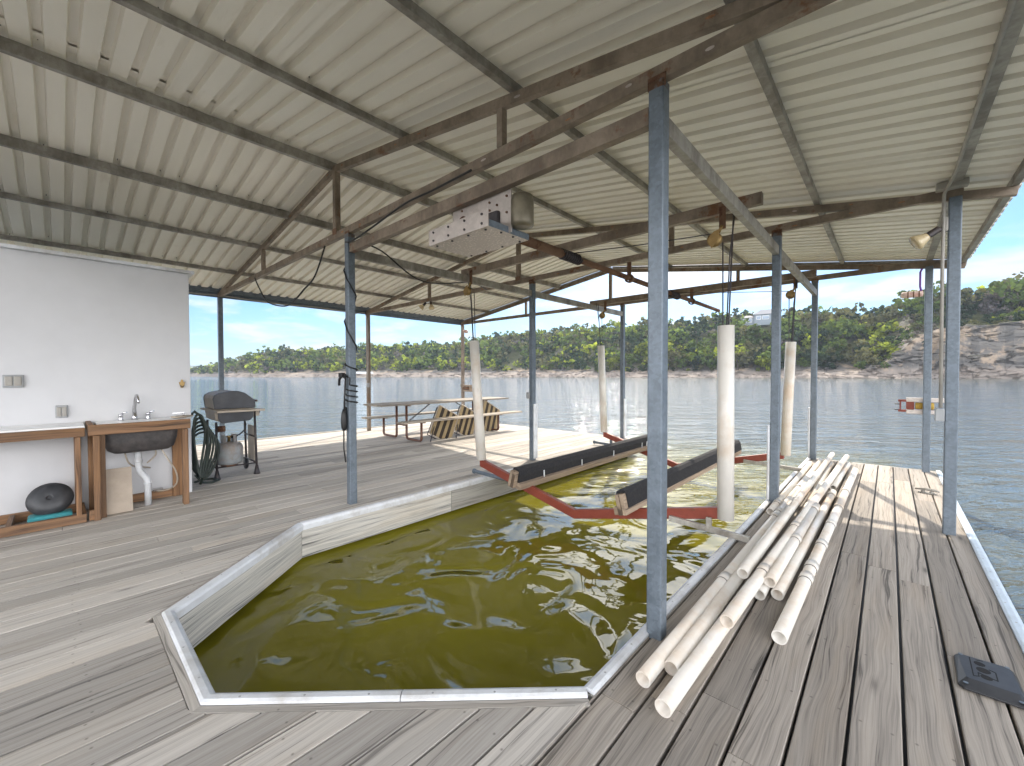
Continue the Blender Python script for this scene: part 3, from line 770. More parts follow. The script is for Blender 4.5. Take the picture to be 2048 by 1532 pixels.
# the nearest, largest trees are things of their own, the remaining woodland is one mass
def score(t): return interp(R0, t[0]) + t[1] + (200 if not -40 < t[0] < 53 else 0) + max(0, t[1] - 110) * 2
spots.sort(key=score)
done = {}
mass = [MB() for _ in range(5)]
for i, (ph, s, z) in enumerate(spots):
    q = ld(ph) * (interp(R0, ph) + s)
    ki = kind_pick(rs, ph, s); vi = rs.randrange(3)
    small = rs.uniform(.35, .6) if (interp(CL, ph) > .12 and s < 24) else .7 if (interp(CL, ph) > .3 and s < 60) else (.65 if s < 26 else 1.4)
    sc = (rs.uniform(.6, 1.25) if rs.random() < .8 else rs.uniform(1.25, 1.8)) * small
    if i < 290:
        key = (ki, vi)
        if key not in done:
            o = PROTO[ki * 3 + vi][1].build('bush' if ki == 4 else 'tree', [LEAF[ki], M['bark']], flip=False); done[key] = o
        else:
            o = done[key].copy(); col.objects.link(o)
        o.location = (q.x, q.y, z); o.rotation_euler = (0, 0, rs.random() * 6.3); o.scale = (sc * rs.uniform(.9, 1.15), sc * rs.uniform(.9, 1.15), sc)
        tag(o, KINDS[ki][1], 'bush' if ki == 4 else 'tree', KINDS[ki][2])
    else:
        mb = mass[ki]; h = (2.4, 3.0, 2.6, 2.9, 1.4)[ki] * sc
        crown(mb, (q.x, q.y, z + h), (3.4, 4.0, 2.9, 3.6, 2.6)[ki] * sc, (2.6, 3.0, 2.9, 2.5, 1.9)[ki] * sc, 12, 9, 1.15 * sc + .1, rs, ki)
wm = MB()
for mb in mass:
    k = len(wm.v); wm.v += mb.v; wm.f += [tuple(k + i for i in f) for f in mb.f]; wm.uv += mb.uv; wm.t += mb.t; wm.mi += mb.mi; wm.sm += mb.sm
tag(wm.build('woodland', LEAF, flip=False), 'scrubby mixed woodland covering the far hills', 'woodland', kind='stuff')

# hill house and its wing, and the dock moored on the far shore
def P3(ph, r, z): q = ld(ph) * r; return V((q.x, q.y, z))
M['housewall'] = plain('blue grey house wall', (.20, .235, .27), .8, bmp=0); M['houseroof'] = plain('grey house roof', (.27, .27, .29), .8, bmp=0)
M['pane'] = plain('window glass', (.18, .24, .32), .1, bmp=0)
hz = landz(31, 92); hp = P3(31.0, interp(R0, 31) + 88, hz + 1.2)
house = empty('house', hp); house.rotation_euler = (0, 0, YAW - R(31)); house.scale = (.85, .85, 1.1)
tag(house, 'grey roofed hillside house with blue windows above the far cliff', 'house')
def hpart(name, f, m, par=house):
    b = MB(); f(b); me_o = b.build(name, m, None); me_o.parent = par; return me_o
def walls(b):
    b.box((4, 4, 1.6), (17, 9, 6.5)); b.box((-9, 4.5, 1.0), (9, 7.5, 4.6))
hpart('wall', walls, M['housewall'])
def hip(b, cx, cy, w_, d_, z0, z1, rl):
    k = len(b.v); b.v += [(cx - w_, cy - d_, z0), (cx + w_, cy - d_, z0), (cx + w_, cy + d_, z0), (cx - w_, cy + d_, z0), (cx - rl, cy, z1), (cx + rl, cy, z1)]
    for f in ((0, 1, 5, 4), (1, 2, 5), (2, 3, 4, 5), (3, 0, 4), (3, 2, 1, 0)): b.face([k + i for i in f])
hpart('roof', lambda b: hip(b, 4, 4, 9.6, 5.4, 4.86, 8.1, 4.2), M['houseroof']); hpart('roof', lambda b: hip(b, -9.2, 4.5, 5.4, 4.5, 3.31, 5.0, 2), M['houseroof'])
for x, z, w_ in ((-11, 1.6, 2.2), (-7.4, 1.6, 2.4), (-1.5, 2.9, 2.6), (3.2, 2.9, 4.2), (9, 2.9, 3.0)):
    y = .72 if x < -5 else -.54
    f = hpart('window', lambda b: b.box((x, y, z), (w_ + .35, .12, 2.2)), M['white'])
    hpart('pane', lambda b: b.box((x, y - .07, z), (w_, .05, 1.85)), M['pane'], f)
fdk = empty('moored_dock', P3(-19.6, interp(R0, -19.6) - 9, WATER)); fdk.rotation_euler = (0, 0, YAW + R(19.6))
tag(fdk, 'small pale roofed dock moored against the far rocky shore', 'dock')
hpart('floor', lambda b: b.box((0, 0, .25), (13, 7, .5)), M['tablewood'], fdk)
hpart('roof', lambda b: hip(b, 0, 0, 7.2, 4.2, 3.3, 4.6, 6.6), M['vinylblue'], fdk)
for x in (-5.8, 0, 5.8):
    for y in (-3, 3): hpart('post', lambda b: b.bar((x, y, .5), (x, y, 3.3), .2, .2), M['frame2'], fdk)
# ------------------------------------------------------------------ storage shed
shed = empty('storage_shed', (-6.4, 1.1, 0))
tag(shed, 'white panelled storage shed standing at the left end of the deck', 'shed')
b = MB(); b.box((-7.8, -.9, 1.35), (2.8, 4.0, 2.70))
b.build('wall', M['wall'], shed, bevel=.004)
for y in (-1.6, .10):
    b = MB(); b.box((-6.3996, y, 1.33), (.0014, .006, 2.62)); b.build('panel_seam', M['wall'], shed)
part_box('cap_trim', (-7.79, -.88, 2.718), (2.88, 4.06, .035), M['vinyl'], shed)
def outlet(y0, y1, z0, z1, n):
    o = part_box('outlet_cover', (-6.389, (y0 + y1) / 2, (z0 + z1) / 2), (.024, y1 - y0, z1 - z0), M['greybox'], shed, .006)
    for i in range(n):
        b = MB()
        if n == 2: b.box((-6.372, y0 + (y1 - y0) * (.29 + .42 * i), (z0 + z1) / 2), (.012, (y1 - y0) * .36, (z1 - z0) * .74))
        else: b.box((-6.372, (y0 + y1) / 2, z0 + (z1 - z0) * (.29 + .42 * i)), (.012, (y1 - y0) * .7, (z1 - z0) * .36))
        b.build('flap', M['conduit'], o, bevel=.005)
outlet(-.372, -.234, 1.335, 1.46, 2); outlet(-.03, .06, 1.01, 1.14, 2)
op = empty('bottle_opener', (-6.39, 1.015, 1.34)); tag(op, 'small brown wall mounted bottle opener on the white shed wall', 'bottle opener')
b = MB(); b.prism([(.985, 1.372), (1.0, 1.366), (1.008, 1.40), (1.022, 1.40), (1.03, 1.366), (1.045, 1.372), (1.038, 1.338), (1.027, 1.30), (1.003, 1.30), (.992, 1.338)], 'X', -6.397, -6.38)
b.build('plate', M['brass'], op, bevel=.003)
b = MB(); b.tube(arc((1.015, 1.33), .016, math.pi, 2 * math.pi, 8, 'YZ', -6.372), .005, 6); b.build('hook', M['darksteel'], op)

# ------------------------------------------------------------------ counters along the shed wall
XF, XW = -5.87, -6.385
def lumber(name, p0, p1, w, h, par, m='cedar', up=(0, 0, 1)): return part_bar(name, p0, p1, w, h, M[m], par, .004, up)
sc_ = empty('side_counter', (-6.1, -.4, 0)); tag(sc_, 'open brown timber counter with a white top, left of the sink', 'counter')
part_box('countertop', (-6.115, -.75, .948), (.54, 1.83, .018), M['white'], sc_, .003)
lumber('apron', (XF + .02, -1.66, .895), (XF + .02, .165, .895), .038, .085, sc_)
lumber('leg', (XF - .02, .115, .085), (XF - .02, .115, .85), .14, .038, sc_, 'cedar', (0, 1, 0))
lumber('leg', (XW + .03, .115, .085), (XW + .03, .115, .85), .09, .038, sc_, 'cedar', (0, 1, 0))
lumber('leg', (XF - .02, -1.6, .085), (XF - .02, -1.6, .85), .14, .038, sc_, 'cedar', (0, 1, 0))
lumber('base_rail', (XF + .02, -1.66, .048), (XF + .02, .165, .048), .038, .088, sc_)
lumber('base_rail', (XW + .03, -1.66, .048), (XW + .03, .165, .048), .038, .088, sc_)
lumber('base_rail', (XW + .05, -.33, .046), (XF, -.33, .046), .04, .082, sc_)
lumber('base_rail', (XW + .05, .145, .046), (XF, .145, .046), .04, .082, sc_)
sk = empty('sink_counter', (-6.1, .6, 0)); tag(sk, 'brown timber sink counter with chrome tap and dark basin underneath', 'sink')
Y0, Y1 = .185, 1.0
part_box('countertop', (-6.14, .635, .940), (.46, .76, .016), M['white'], sk, .003)
lumber('top_rail', (XF + .0, Y0, .905), (XF + .0, Y1, .905), .04, .105, sk)
lumber('top_rail', (XF - .022, Y0 + .02, .918), (XW, Y0 + .02, .918), .04, .09, sk)
lumber('top_rail', (XF - .022, Y1 - .02, .90), (XW, Y1 - .02, .90), .04, .07, sk)
for y in (Y0 + .058, Y1 - .05):
    lumber('leg', (XF - .005, y, 0), (XF - .005, y, .85), .09, .05, sk, 'cedar', (0, 1, 0))
    lumber('leg', (XW + .03, y, 0), (XW + .03, y, .86), .05, .09, sk, 'cedar', (0, 1, 0))
lumber('leg', (XF - .06, Y0 + .10, 0), (XF - .06, Y0 + .10, .85), .05, .05, sk, 'cedar', (0, 1, 0))
lumber('base_rail', (XW + .03, Y0 + .1, .05), (XW + .03, Y1 - .1, .05), .04, .09, sk)
lumber('foot_block', (XF + .01, Y0 - .002, .06), (XF + .01, Y0 + .085, .06), .045, .10, sk)
b = MB(); k = len(b.v)
def rr(y0, y1, x0, x1, r, z, n=5):
    out = []
    for cx, cy, a in ((x1 - r, y1 - r, 0), (x0 + r, y1 - r, 90), (x0 + r, y0 + r, 180), (x1 - r, y0 + r, 270)):
        for i in range(n + 1): t = R(a + 90 * i / n); out.append((cx + r * math.cos(t), cy + r * math.sin(t), z))
    return out
rings = [rr(.29, .915, -6.34, -5.925, .07, .93), rr(.305, .90, -6.33, -5.935, .07, .76), rr(.33, .875, -6.31, -5.955, .07, .66), rr(.38, .83, -6.27, -5.99, .06, .625)]
for rg in rings: b.v += rg
m_ = len(rings[0])
for i in range(3):
    for j in range(m_): b.face((i * m_ + j, i * m_ + (j + 1) % m_, (i + 1) * m_ + (j + 1) % m_, (i + 1) * m_ + j), None, .5, 0, True)
b.face([3 * m_ + j for j in range(m_)][::-1]); b.build('basin', M['basin'], sk)
b = MB(); b.tube([(-6.13, .58, .63), (-6.13, .58, .44), (-6.13, .585, .40), (-6.13, .64, .31), (-6.13, .655, .27), (-6.13, .655, .0)], .031, 14)
for z in (.60, .49, .225): b.lathe((-6.13, .58 if z > .4 else .655, z), [(.036, 0), (.036, .03)], 14)
b.build('drain_pipe', M['vinyl'], sk)
for pts in ([(-6.2, .47, .64), (-6.2, .50, .50), (-6.25, .56, .43), (-6.3, .65, .40), (-6.33, .70, .38)],
            [(-6.16, .72, .64), (-6.16, .73, .55), (-6.2, .66, .46)],
            [(-6.05, .76, .64), (-6.02, .82, .50), (-6.02, .885, .36), (-6.05, .90, .22), (-6.12, .84, .14), (-6.2, .74, .12)]):
    b = MB(); P = pts
    sm = []
    for i in range(len(P) - 1):
        p0, p1, p2, p3 = V(P[max(i - 1, 0)]), V(P[i]), V(P[i + 1]), V(P[min(i + 2, len(P) - 1)])
        for q in range(5):
            t = q / 5; sm.append(.5 * ((2 * p1) + (p2 - p0) * t + (2 * p0 - 5 * p1 + 4 * p2 - p3) * t * t + (3 * p1 - p0 - 3 * p2 + p3) * t ** 3))
    b.tube(sm + [V(P[-1])], .008, 8); b.build('supply_hose', M['tan'], sk)
part_box('valve', (-6.3, .76, .12), (.05, .09, .035), M['chrome'], sk, .008)
fc = MB(); fc.lathe((-6.33, .575, .948), [(.030, 0), (.024, .03), (.020, .08)], 16)
fc.tube([(-6.33, .575, .99), (-6.33, .572, 1.08)] + [(-6.33 + .16 * (i / 10) , .575 + .02 * i / 10, 1.08 + .15 * math.sin(math.pi * (i / 10) * .86) + 0) for i in range(1, 11)], [.02, .018] + [.017 - .0006 * i for i in range(10)], 12)
tap = fc.build('tap', M['chrome'], sk)
for y in (.46, .69):
    b = MB(); b.lathe((-6.33, y, .948), [(.027, 0), (.02, .015), (.02, .055), (.024, .06), (.015, .075)], 14)
    b.tube([(-6.33, y, 1.012), (-6.31, y + .02, 1.035), (-6.27, y + .045, 1.04)], [.012, .010, .006], 8)
    b.build('tap_handle', M['chrome'], tap)
b = MB(); b.prism([(-6.10, .90), (-6.13, 1.0), (-6.2, 1.09), (-6.26, 1.03), (-6.24, .93), (-6.17, .87)], 'Z', .955, .975); pd = b.build('pump_base', M['tan'], sk, bevel=.004)
b = MB(); b.lathe((-6.18, .99, .975), [(.011, 0), (.011, .032)], 10); b.bar((-6.18, 1.0, 1.012), (-6.17, .885, 1.008), .012, .008); b.build('pump_lever', M['chrome'], pd)
bb = MB(); bb.box((0, 0, .235), (.022, .215, .47), 0)
o = bb.build('leaning_board', M['beige'], None, bevel=.004); o.location = (-5.99, .41, 0); o.rotation_euler = (0, R(-9), R(2))
tag(o, 'plain beige board leaning inside the sink counter', 'board')
tb = MB(); tb.box((-6.03, -.075, .058), (.17, .29, .09)); tb.box((-6.03, -.075, .106), (.15, .27, .008))
tag(tb.build('tray', M['teal'], None, (-6.03, -.075, .01), bevel=.008), 'flat teal plastic tray on the deck under the side counter', 'tray')
dm = MB(); M4 = Matrix.Translation((-6.09, -.075, .235)) @ Matrix.Rotation(R(12), 4, 'X') @ Matrix.Rotation(R(62), 4, 'Y')
dm.lathe((0, 0, 0), [(.02, -.075), (.09, -.07), (.148, -.035), (.163, 0), (.155, .03), (.10, .058), (.03, .066), (.018, .063), (.0165, .045)], 28, 'Z', 0, M4)
tag(dm.build('float_drum', M['darkfloat'], None, (-6.09, -.075, .1)), 'round dark plastic float resting on the teal tray', 'float')

# ------------------------------------------------------------------ gas grill, bottle and hose
gx, gy = -7.12, 1.68
gr = empty('gas_grill', (gx, gy, 0)); tag(gr, 'gas grill on a tubular cart with black ends and tan sides beside the shed', 'grill')
x0, x1 = -7.42, -6.84                                   # body runs along x, black end panels face the camera
lidprof = [(1.44, .985), (1.425, 1.13), (1.44, 1.17), (1.49, 1.20), (1.62, 1.225), (1.72, 1.225), (1.80, 1.195), (1.925, 1.09), (1.93, .985)]
b = MB(); b.prism(lidprof, 'X', x0 + .03, x1 - .03); b.build('lid', M['tan'], gr, bevel=.006)
for x in (x0, x1 - .03):
    b = MB(); b.prism([(1.685 + (y - 1.685) * 1.02, 1.1 + (z - 1.1) * 1.03) for y, z in lidprof], 'X', x, x + .03); b.build('lid_end', M['grillblack'], gr, bevel=.005)
b = MB(); b.prism([(1.43, .975), (1.45, .83), (1.50, .80), (1.86, .80), (1.91, .84), (1.93, .975)], 'X', x0 + .02, x1 - .02); b.build('firebox', M['tan'], gr, bevel=.006)
b = MB(); b.prism([(1.47, .965), (1.48, .82), (1.52, .78), (1.86, .80), (1.90, .84), (1.92, .965)], 'X', x1 - .018, x1); b.build('end_panel', M['grillblack'], gr, bevel=.004)
for xa, xb in ((x1 + .002, x1 + .20), (x0 - .20, x0 - .002)):
    part_box('side_shelf', ((xa + xb) / 2, 1.71, .955), (xb - xa, .58, .028), M['tan'], gr, .006)
b = MB(); b.bar((x0 + .1, 1.975, 1.075), (x1 - .1, 1.975, 1.075), .03, .03); b.bar((x0 + .15, 1.925, 1.075), (x0 + .15, 1.975, 1.075), .02, .02); b.bar((x1 - .15, 1.925, 1.075), (x1 - .15, 1.975, 1.075), .02, .02)
b.build('handle', M['brownsteel'], gr, bevel=.008)
part_box('control_panel', ((x0 + x1) / 2, 1.965, .90), (x1 - x0 - .04, .05, .09), M['tan'], gr, .006)
for x in (x1 - .14, x1 - .3, x1 - .45):
    b = MB(); b.lathe((x, 1.99, .90), [(.026, 0), (.026, .02), (.018, .035)], 12, 'Y'); b.build('knob', M['black'], gr)
for x, y, foot in ((x1 - .04, 1.46, 1), (x1 - .04, 1.93, 1), (x0 + .04, 1.46, 0), (x0 + .04, 1.93, 0)):
    b = MB(); b.tube([(x, y, .94 if y > 1.8 else .80), (x, y + (.02 if y > 1.8 else 0), .06 if foot else .10)], .015, 10)
    if foot: b.lathe((x, y + (.02 if y > 1.8 else 0), 0), [(.045, 0), (.036, .03), (.018, .13)], 10)
    b.build('leg', M['darksteel'], gr)
for y in (1.46, 1.94):
    b = MB(); b.lathe((x0 + .05, y - .02, .09), [(.03, 0), (.085, .004), (.09, .02), (.085, .036), (.03, .04)], 18, 'Y'); b.build('wheel', M['black'], gr)
for p0, p1 in (((x0 + .04, 1.46, .16), (x1 - .04, 1.46, .16)), ((x0 + .04, 1.94, .17), (x1 - .04, 1.94, .17)), ((x0 + .04, 1.46, .17), (x0 + .04, 1.94, .17)), ((x1 - .06, 1.47, .16), (x1 - .06, 1.95, .16)), ((x0 + .04, 1.93, .55), (x1 - .04, 1.93, .55))):
    part_tube('stretcher', [p0, p1], .011, M['darksteel'], gr, 8)
part_box('side_panel', (x0 + .30, 1.95, .44), (.30, .012, .52), M['tan'], gr, .004)
pt = empty('propane_tank', (-6.98, 1.63, .18)); tag(pt, 'rust stained grey propane tank hung under the gas grill', 'propane tank')
b = MB(); c0 = (-6.98, 1.63, .18)
b.lathe(c0, [(.10, 0), (.15, .012), (.170, .06), (.170, .24), (.150, .29), (.10, .315), (.04, .325)], 26); b.build('body', M['tank'], pt)
b = MB(); b.lathe((-6.98, 1.63, .16), [(.105, 0), (.105, .03), (.098, .03), (.098, .002)], 20); b.build('foot_ring', M['rust'], pt)
b = MB()
for a0, a1 in ((20, 150), (200, 330)):
    pts = [(c0[0] + .095 * math.cos(R(a0 + (a1 - a0) * i / 10)), c0[1] + .095 * math.sin(R(a0 + (a1 - a0) * i / 10))) for i in range(11)]
    b.sweep(pts, [(-.003, .485), (.003, .485), (.003, .60), (-.003, .60)])
b.build('collar', M['tank'], pt)
b = MB(); b.lathe((-6.98, 1.63, .50), [(.022, 0), (.022, .06), (.035, .065), (.035, .085), (.012, .09)], 12); b.build('valve', M['brass'], pt)
b = MB(); b.lathe((-6.98, 1.53, .655), [(.05, 0), (.062, .0), (.058, .075), (.05, .075)], 18); b.build('grease_cup', M['rust'], gr)
part_tube('gas_hose', [(-6.95, 1.65, .56), (-6.9, 1.74, .60), (-6.88, 1.80, .66), (-6.9, 1.82, .74), (-6.95, 1.82, .80)], .010, M['cord'], gr, 8)
hs = MB()
rs = random.Random(5)
for i in range(6):
    cy, cz, w_, h_ = 1.20 + .015 * i, .55 - .03 * i, .05 + .022 * i, .40 - .02 * i
    pts = [(-6.52 - .03 * i + .02 * math.sin(t * 3), cy + w_ * math.cos(t) + .02 * math.sin(2 * t), cz + h_ * math.sin(t)) for t in [2 * math.pi * q / 28 for q in range(29)]]
    hs.tube(pts, .014, 8, False)
hs.tube([(-6.55, 1.13, .95), (-6.55, 1.16, .99), (-6.55, 1.22, .93), (-6.56, 1.27, .75), (-6.57, 1.30, .5), (-6.6, 1.28, .2), (-6.62, 1.22, .03)], .017, 8)
hs.tube([(-6.6, 1.17, .16), (-6.66, 1.25, .04), (-6.68, 1.36, .02), (-6.75, 1.45, .02), (-6.9, 1.42, .02), (-6.95, 1.3, .02), (-6.8, 1.2, .03)], .015, 8)
tag(hs.build('coiled_hose', M['hose'], None, (-6.55, 1.2, 0)), 'dark coiled garden hose hanging at the shed corner by the grill', 'hose')

# ------------------------------------------------------------------ picnic table and lounge chairs
tx, ty = -8.12, 6.5
pk = empty('picnic_table', (tx, ty, 0)); tag(pk, 'long weathered picnic table with brown tubular frame at the far deck corner', 'picnic table')
b = MB()
for i, x in enumerate((-.29, -.097, .097, .29)): b.bar((tx + x - .03, 4.50, .80 + .004 * (i % 2)), (tx + x, 8.35, .80), .188, .036)
b.build('tabletop', M['tablewood'], pk, bevel=.004)
for sx in (-1, 1):
    b = MB()
    for o_ in (-.075, .075): b.bar((tx + sx * .74 + o_, 4.70, .462), (tx + sx * .74 + o_, 8.34, .46), .14, .036)
    b.build('bench', M['tablewood'], pk, bevel=.004)
for y in (5.2, 7.55):
    for sx in (-1, 1):
        r_ = .07; xi, xo = tx + sx * .20, tx + sx * .76
        pts = [(xi, y, .76), (xi, y, .035 + r_)] + [(xi + sx * (r_ - r_ * math.cos(t)), y, .035 + r_ - r_ * math.sin(t)) for t in [math.pi / 2 * q / 5 for q in range(1, 6)]]
        pts += [(xo - sx * (r_ - r_ * math.sin(t)), y, .035 + r_ - r_ * math.cos(t)) for t in [math.pi / 2 * q / 5 for q in range(0, 6)]] + [(xo, y, .44)]
        b = MB(); b.tube(pts, .027, 10); b.bar((tx + sx * .62, y, .435), (tx + sx * .88, y, .435), .05, .02); b.bar((tx + sx * .02, y, .772), (tx + sx * .34, y, .772), .05, .02); b.build('leg_frame', M['brownsteel'], pk)
    b = MB(); s_ = 1 if y < 6 else -1; b.bar((tx, y + .04, .30), (tx, y + s_ * .80, .77), .035, .012); b.build('brace', M['darksteel'], pk)
    b = MB(); b.bar((tx - .2, y, .33), (tx + .2, y, .33), .04, .03); b.build('cross_bar', M['brownsteel'], pk)
def make_chair():
    r = empty('lounge_chair', (0, 0, 0))
    W, H = .52, .60
    b = MB(); b.tube([(0, 0, 0), (0, 0, H), (0, .03, H + .03), (0, W - .03, H + .03), (0, W, H), (0, W, 0), (0, W - .03, -.03), (0, .03, -.03), (0, 0, 0)], .012, 8, False); b.build('frame', M['tan'], r)
    for k in range(7):
        b = MB(); wd = (W - .03) / 7; b.box((.006, .015 + wd * (k + .5), H / 2), (.008, wd * .97, H + .03)); b.build('stripe', M['cream'] if k % 2 == 0 else M['charstripe'], r)
    b = MB(); b.tube([(-.05, .0, H * .98), (-.06, .0, -.04), (-.06, W, -.04), (-.05, W, H * .98)], .011, 8); b.build('back_rail', M['darksteel'], r)
    for y in (.06, W - .12):
        b = MB(); b.tube([(-.02, y, .20), (.16, y - .06, -.235)], .011, 8); b.build('leg', M['darksteel'], r)
    b = MB(); b.box((-.035, W * .5, H * .5), (.05, W * .92, H * .9)); b.build('folded_seat', M['charstripe'], r, bevel=.02)
    return r
ch = make_chair()
def copy_tree(o, parent=None):
    c = o.copy(); col.objects.link(c); c.parent = parent
    for k in list(o.children): copy_tree(k, c)
    return c
for i, (y, x, sc, lab) in enumerate(((5.56, -7.56, 1.12, 'striped folded lounge chair under the table, nearest the grill'), (6.27, -7.56, 1.08, 'striped folded lounge chair in the middle of the three by the table'),
                             (7.10, -7.62, 1.2, 'striped folded lounge chair farthest along the picnic bench'))):
    o = ch if i == 0 else copy_tree(ch)
    o.location = (x, y, .17); o.rotation_euler = (R(-31), R(-15), R(3 * (i - 1))); o.scale = (sc,) * 3
    tag(o, lab, 'lounge chair', 'folded striped lounge chairs')

# ------------------------------------------------------------------ loose white pipes on the walkway
PIPES = [  # near point, far point, radius, collars (fraction), label
    ((-.825, 1.80, .037), (-.80, 8.35, .040), .036, (.185, .44, .47, .66), 'long white pipe with collars nearest the slip edge'),
    ((-.757, 1.96, .037), (-.765, 7.2, .040), .036, (), 'tan stained white pipe, second from the slip edge'),
    ((-.690, 1.70, .037), (-.585, 6.6, .040), .037, (), 'white pipe whose open end lies closest to the camera'),
    ((-.712, 3.08, .108), (-.685, 8.75, .104), .035, (), 'glossy white pipe lying on top of the slip side pipes'),
    ((-.634, 2.42, .108), (-.49, 8.62, .108), .036, (.12, .30), 'white pipe lying on top in the middle of the pile'),
    ((-.553, 3.07, .108), (-.535, 5.2, .104), .035, (.42, .9), 'short white pipe lying on top, right of the middle'),
    ((-.598, 3.0, .037), (-.66, 8.2, .040), .035, (), 'white pipe mostly buried at the bottom of the pile'),
    ((-.512, 3.08, .037), (-.475, 6.2, .039), .036, (.93,), 'white pipe on the boards just left of the banded one'),
    ((-.418, 2.58, .037), (-.345, 7.86, .039), .037, (.155, .20, .30, .42, .55, .70), 'white pipe with many collars, rightmost of the pile'),
    ((-.497, 6.45, .037), (-.455, 8.3, .039), .035, (), 'short white pipe at the far sunlit end of the pile'),
    ((-.885, 4.9, .037), (-.90, 8.0, .040), .035, (.1,), 'white pipe against the far corner post of the walkway')]
for p0, p1, r_, cols, lab in PIPES:
    o = empty('plastic_pipe', p0); tag(o, lab, 'pipe', 'loose plastic pipes on the walkway')
    b = MB(); b.hollow(p0, p1, r_, .006, 22, 0, 0); b.build('pipe', M['pvc'], o)
    d = V(p1) - V(p0); L = d.length
    for f in cols:
        a = V(p0) + d * f; b = MB(); b.hollow(a, a + d / L * .10, r_ + .0045, .0043, 22); b.build('collar', M['pvc'], o)
        b = MB(); b.hollow(a - d / L * .006, a, r_ + .003, .0028, 22); b.build('joint_ring', M['darksteel'], o)

# ------------------------------------------------------------------ boat lift cradle and hoist
lift = empty('boat_lift', (-2.66, 4.0, 0)); tag(lift, 'raised boat lift cradle with red crossbeams, carpeted bunks and white guide pipes', 'boat lift')
for y, pts in ((4.0, [(-4.24, .215), (-2.66, -.155), (-1.10, .205)]), (7.4, [(-4.24, .25), (-2.76, -.185), (-1.16, .22)])):
    prof = []
    def off(p, d): return p
    hw, hh = .03, .052
    b = MB()
    (xa, za), (xm, zm), (xb, zb) = pts
    b.v += [(xa, y - hw, za - hh), (xa, y + hw, za - hh), (xa, y + hw, za + hh), (xa, y - hw, za + hh), (xm, y - hw, zm - hh - .004), (xm, y + hw, zm - hh - .004), (xm, y + hw, zm + hh - .004), (xm, y - hw, zm + hh - .004),
            (xb, y - hw, zb - hh), (xb, y + hw, zb - hh), (xb, y + hw, zb + hh), (xb, y - hw, zb + hh)]
    for q in (0, 4):
        for i in range(4): j = (i + 1) % 4; b.face((q + i, q + j, q + 4 + j, q + 4 + i))
    b.face((3, 2, 1, 0)); b.face((8, 9, 10, 11))
    b.build('crossbeam', M['red'], lift, bevel=.005)
def vz(x): return .215 - .372 * ((x + 4.24) / 1.58) / 1.0 if x < -2.66 else -.155 + .36 * ((x + 2.66) / 1.56)
for x, tl in ((-3.42, 1), (-1.93, -1)):
    zb = vz(x) + .085; ang = R(14) * tl
    def rot(px, pz): return (x + px * math.cos(ang) + pz * math.sin(ang), zb - px * math.sin(ang) + pz * math.cos(ang))
    bk = None
    b = MB(); ya, yb = 3.72, 8.0
    for px in (-.024, .024):
        q = [rot(px - .021, -.04), rot(px + .021, -.04), rot(px + .021, .165), rot(px - .021, .165)]
        b.box8([(q[i][0], ya, q[i][1]) for i in range(4)] + [(q[i][0], yb, q[i][1]) for i in range(4)], yb - ya, None, 0, None, .04, .2)
    q = [rot(.05 * tl - .07, -.045), rot(.05 * tl + .07, -.045), rot(.05 * tl + .07, .03), rot(.05 * tl - .07, .03)]
    b.box8([(p_[0], ya + .05, p_[1]) for p_ in q] + [(p_[0], yb, p_[1]) for p_ in q], yb - ya, None, 0, None, .14, .08)
    bk = b.build('bunk', M['bunkwood'], lift, bevel=.004)
    b = MB(); cs = [(-.055, .02), (-.062, .15), (-.045, .19), (0, .205), (.045, .19), (.075, .13), (.078, .036), (.05, .032), (.049, .10), (.02, .17), (-.02, .17), (-.047, .15), (-.047, .02)]
    b.prism([rot(px * tl, pz) for px, pz in cs], 'Y', ya + .06, yb + .02); b.build('carpet', M['carpet'], bk)
    for y in (4.25, 5.15, 6.1, 7.15, 7.35, 7.5):
        b = MB(); p0 = rot(.082 * tl, .12); p1 = rot(.10 * tl, -.03); b.bar((p0[0], y, p0[1]), (p1[0], y + .03, p1[1]), .018, .008, (1, 0, 0)); b.build('strap', M['vinyl'], bk)
for (bx, by, bz), (tx_, ty_, tz) in (((-4.235, 4.0, .25), (-4.40, 4.02, 1.93)), ((-1.065, 4.0, .155), (-1.075, 4.0, 1.88)), ((-4.235, 7.4, .29), (-4.32, 7.42, 2.03)), ((-1.145, 7.4, .22), (-1.09, 7.4, 1.93))):
    b = MB(); b.hollow((bx, by, bz), (tx_, ty_, tz), .068, .006, 26); b.build('guide_pipe', M['pvc'], lift)
    y = by; ptx = -.90 if bx > -2 else -4.52
    side = 1 if bx > -2 else -1
    xp = bx - side * .08 if side > 0 else bx - .10
    b = MB(); b.tube([(bx + .002, y, bz + .05), (tx_ - side * .025, ty_, tz - .02), (tx_ - side * .03, y, 2.62)], .006, 6); b.build('cable', M['darksteel'], lift)
    b = MB(); b.tube([(bx + .012, y, bz + .06), (tx_ + side * .02, ty_ + .01, tz - .02), (tx_ + side * .055, y, 2.88)], .007, 6); b.tube([(tx_ + side * .008, ty_ - .01, tz - .03), (tx_ + side * .03, y - .01, 2.5), (tx_ + side * .08, y - .035, 2.9)], .006, 6); b.build('cable', M['darksteel'], lift)
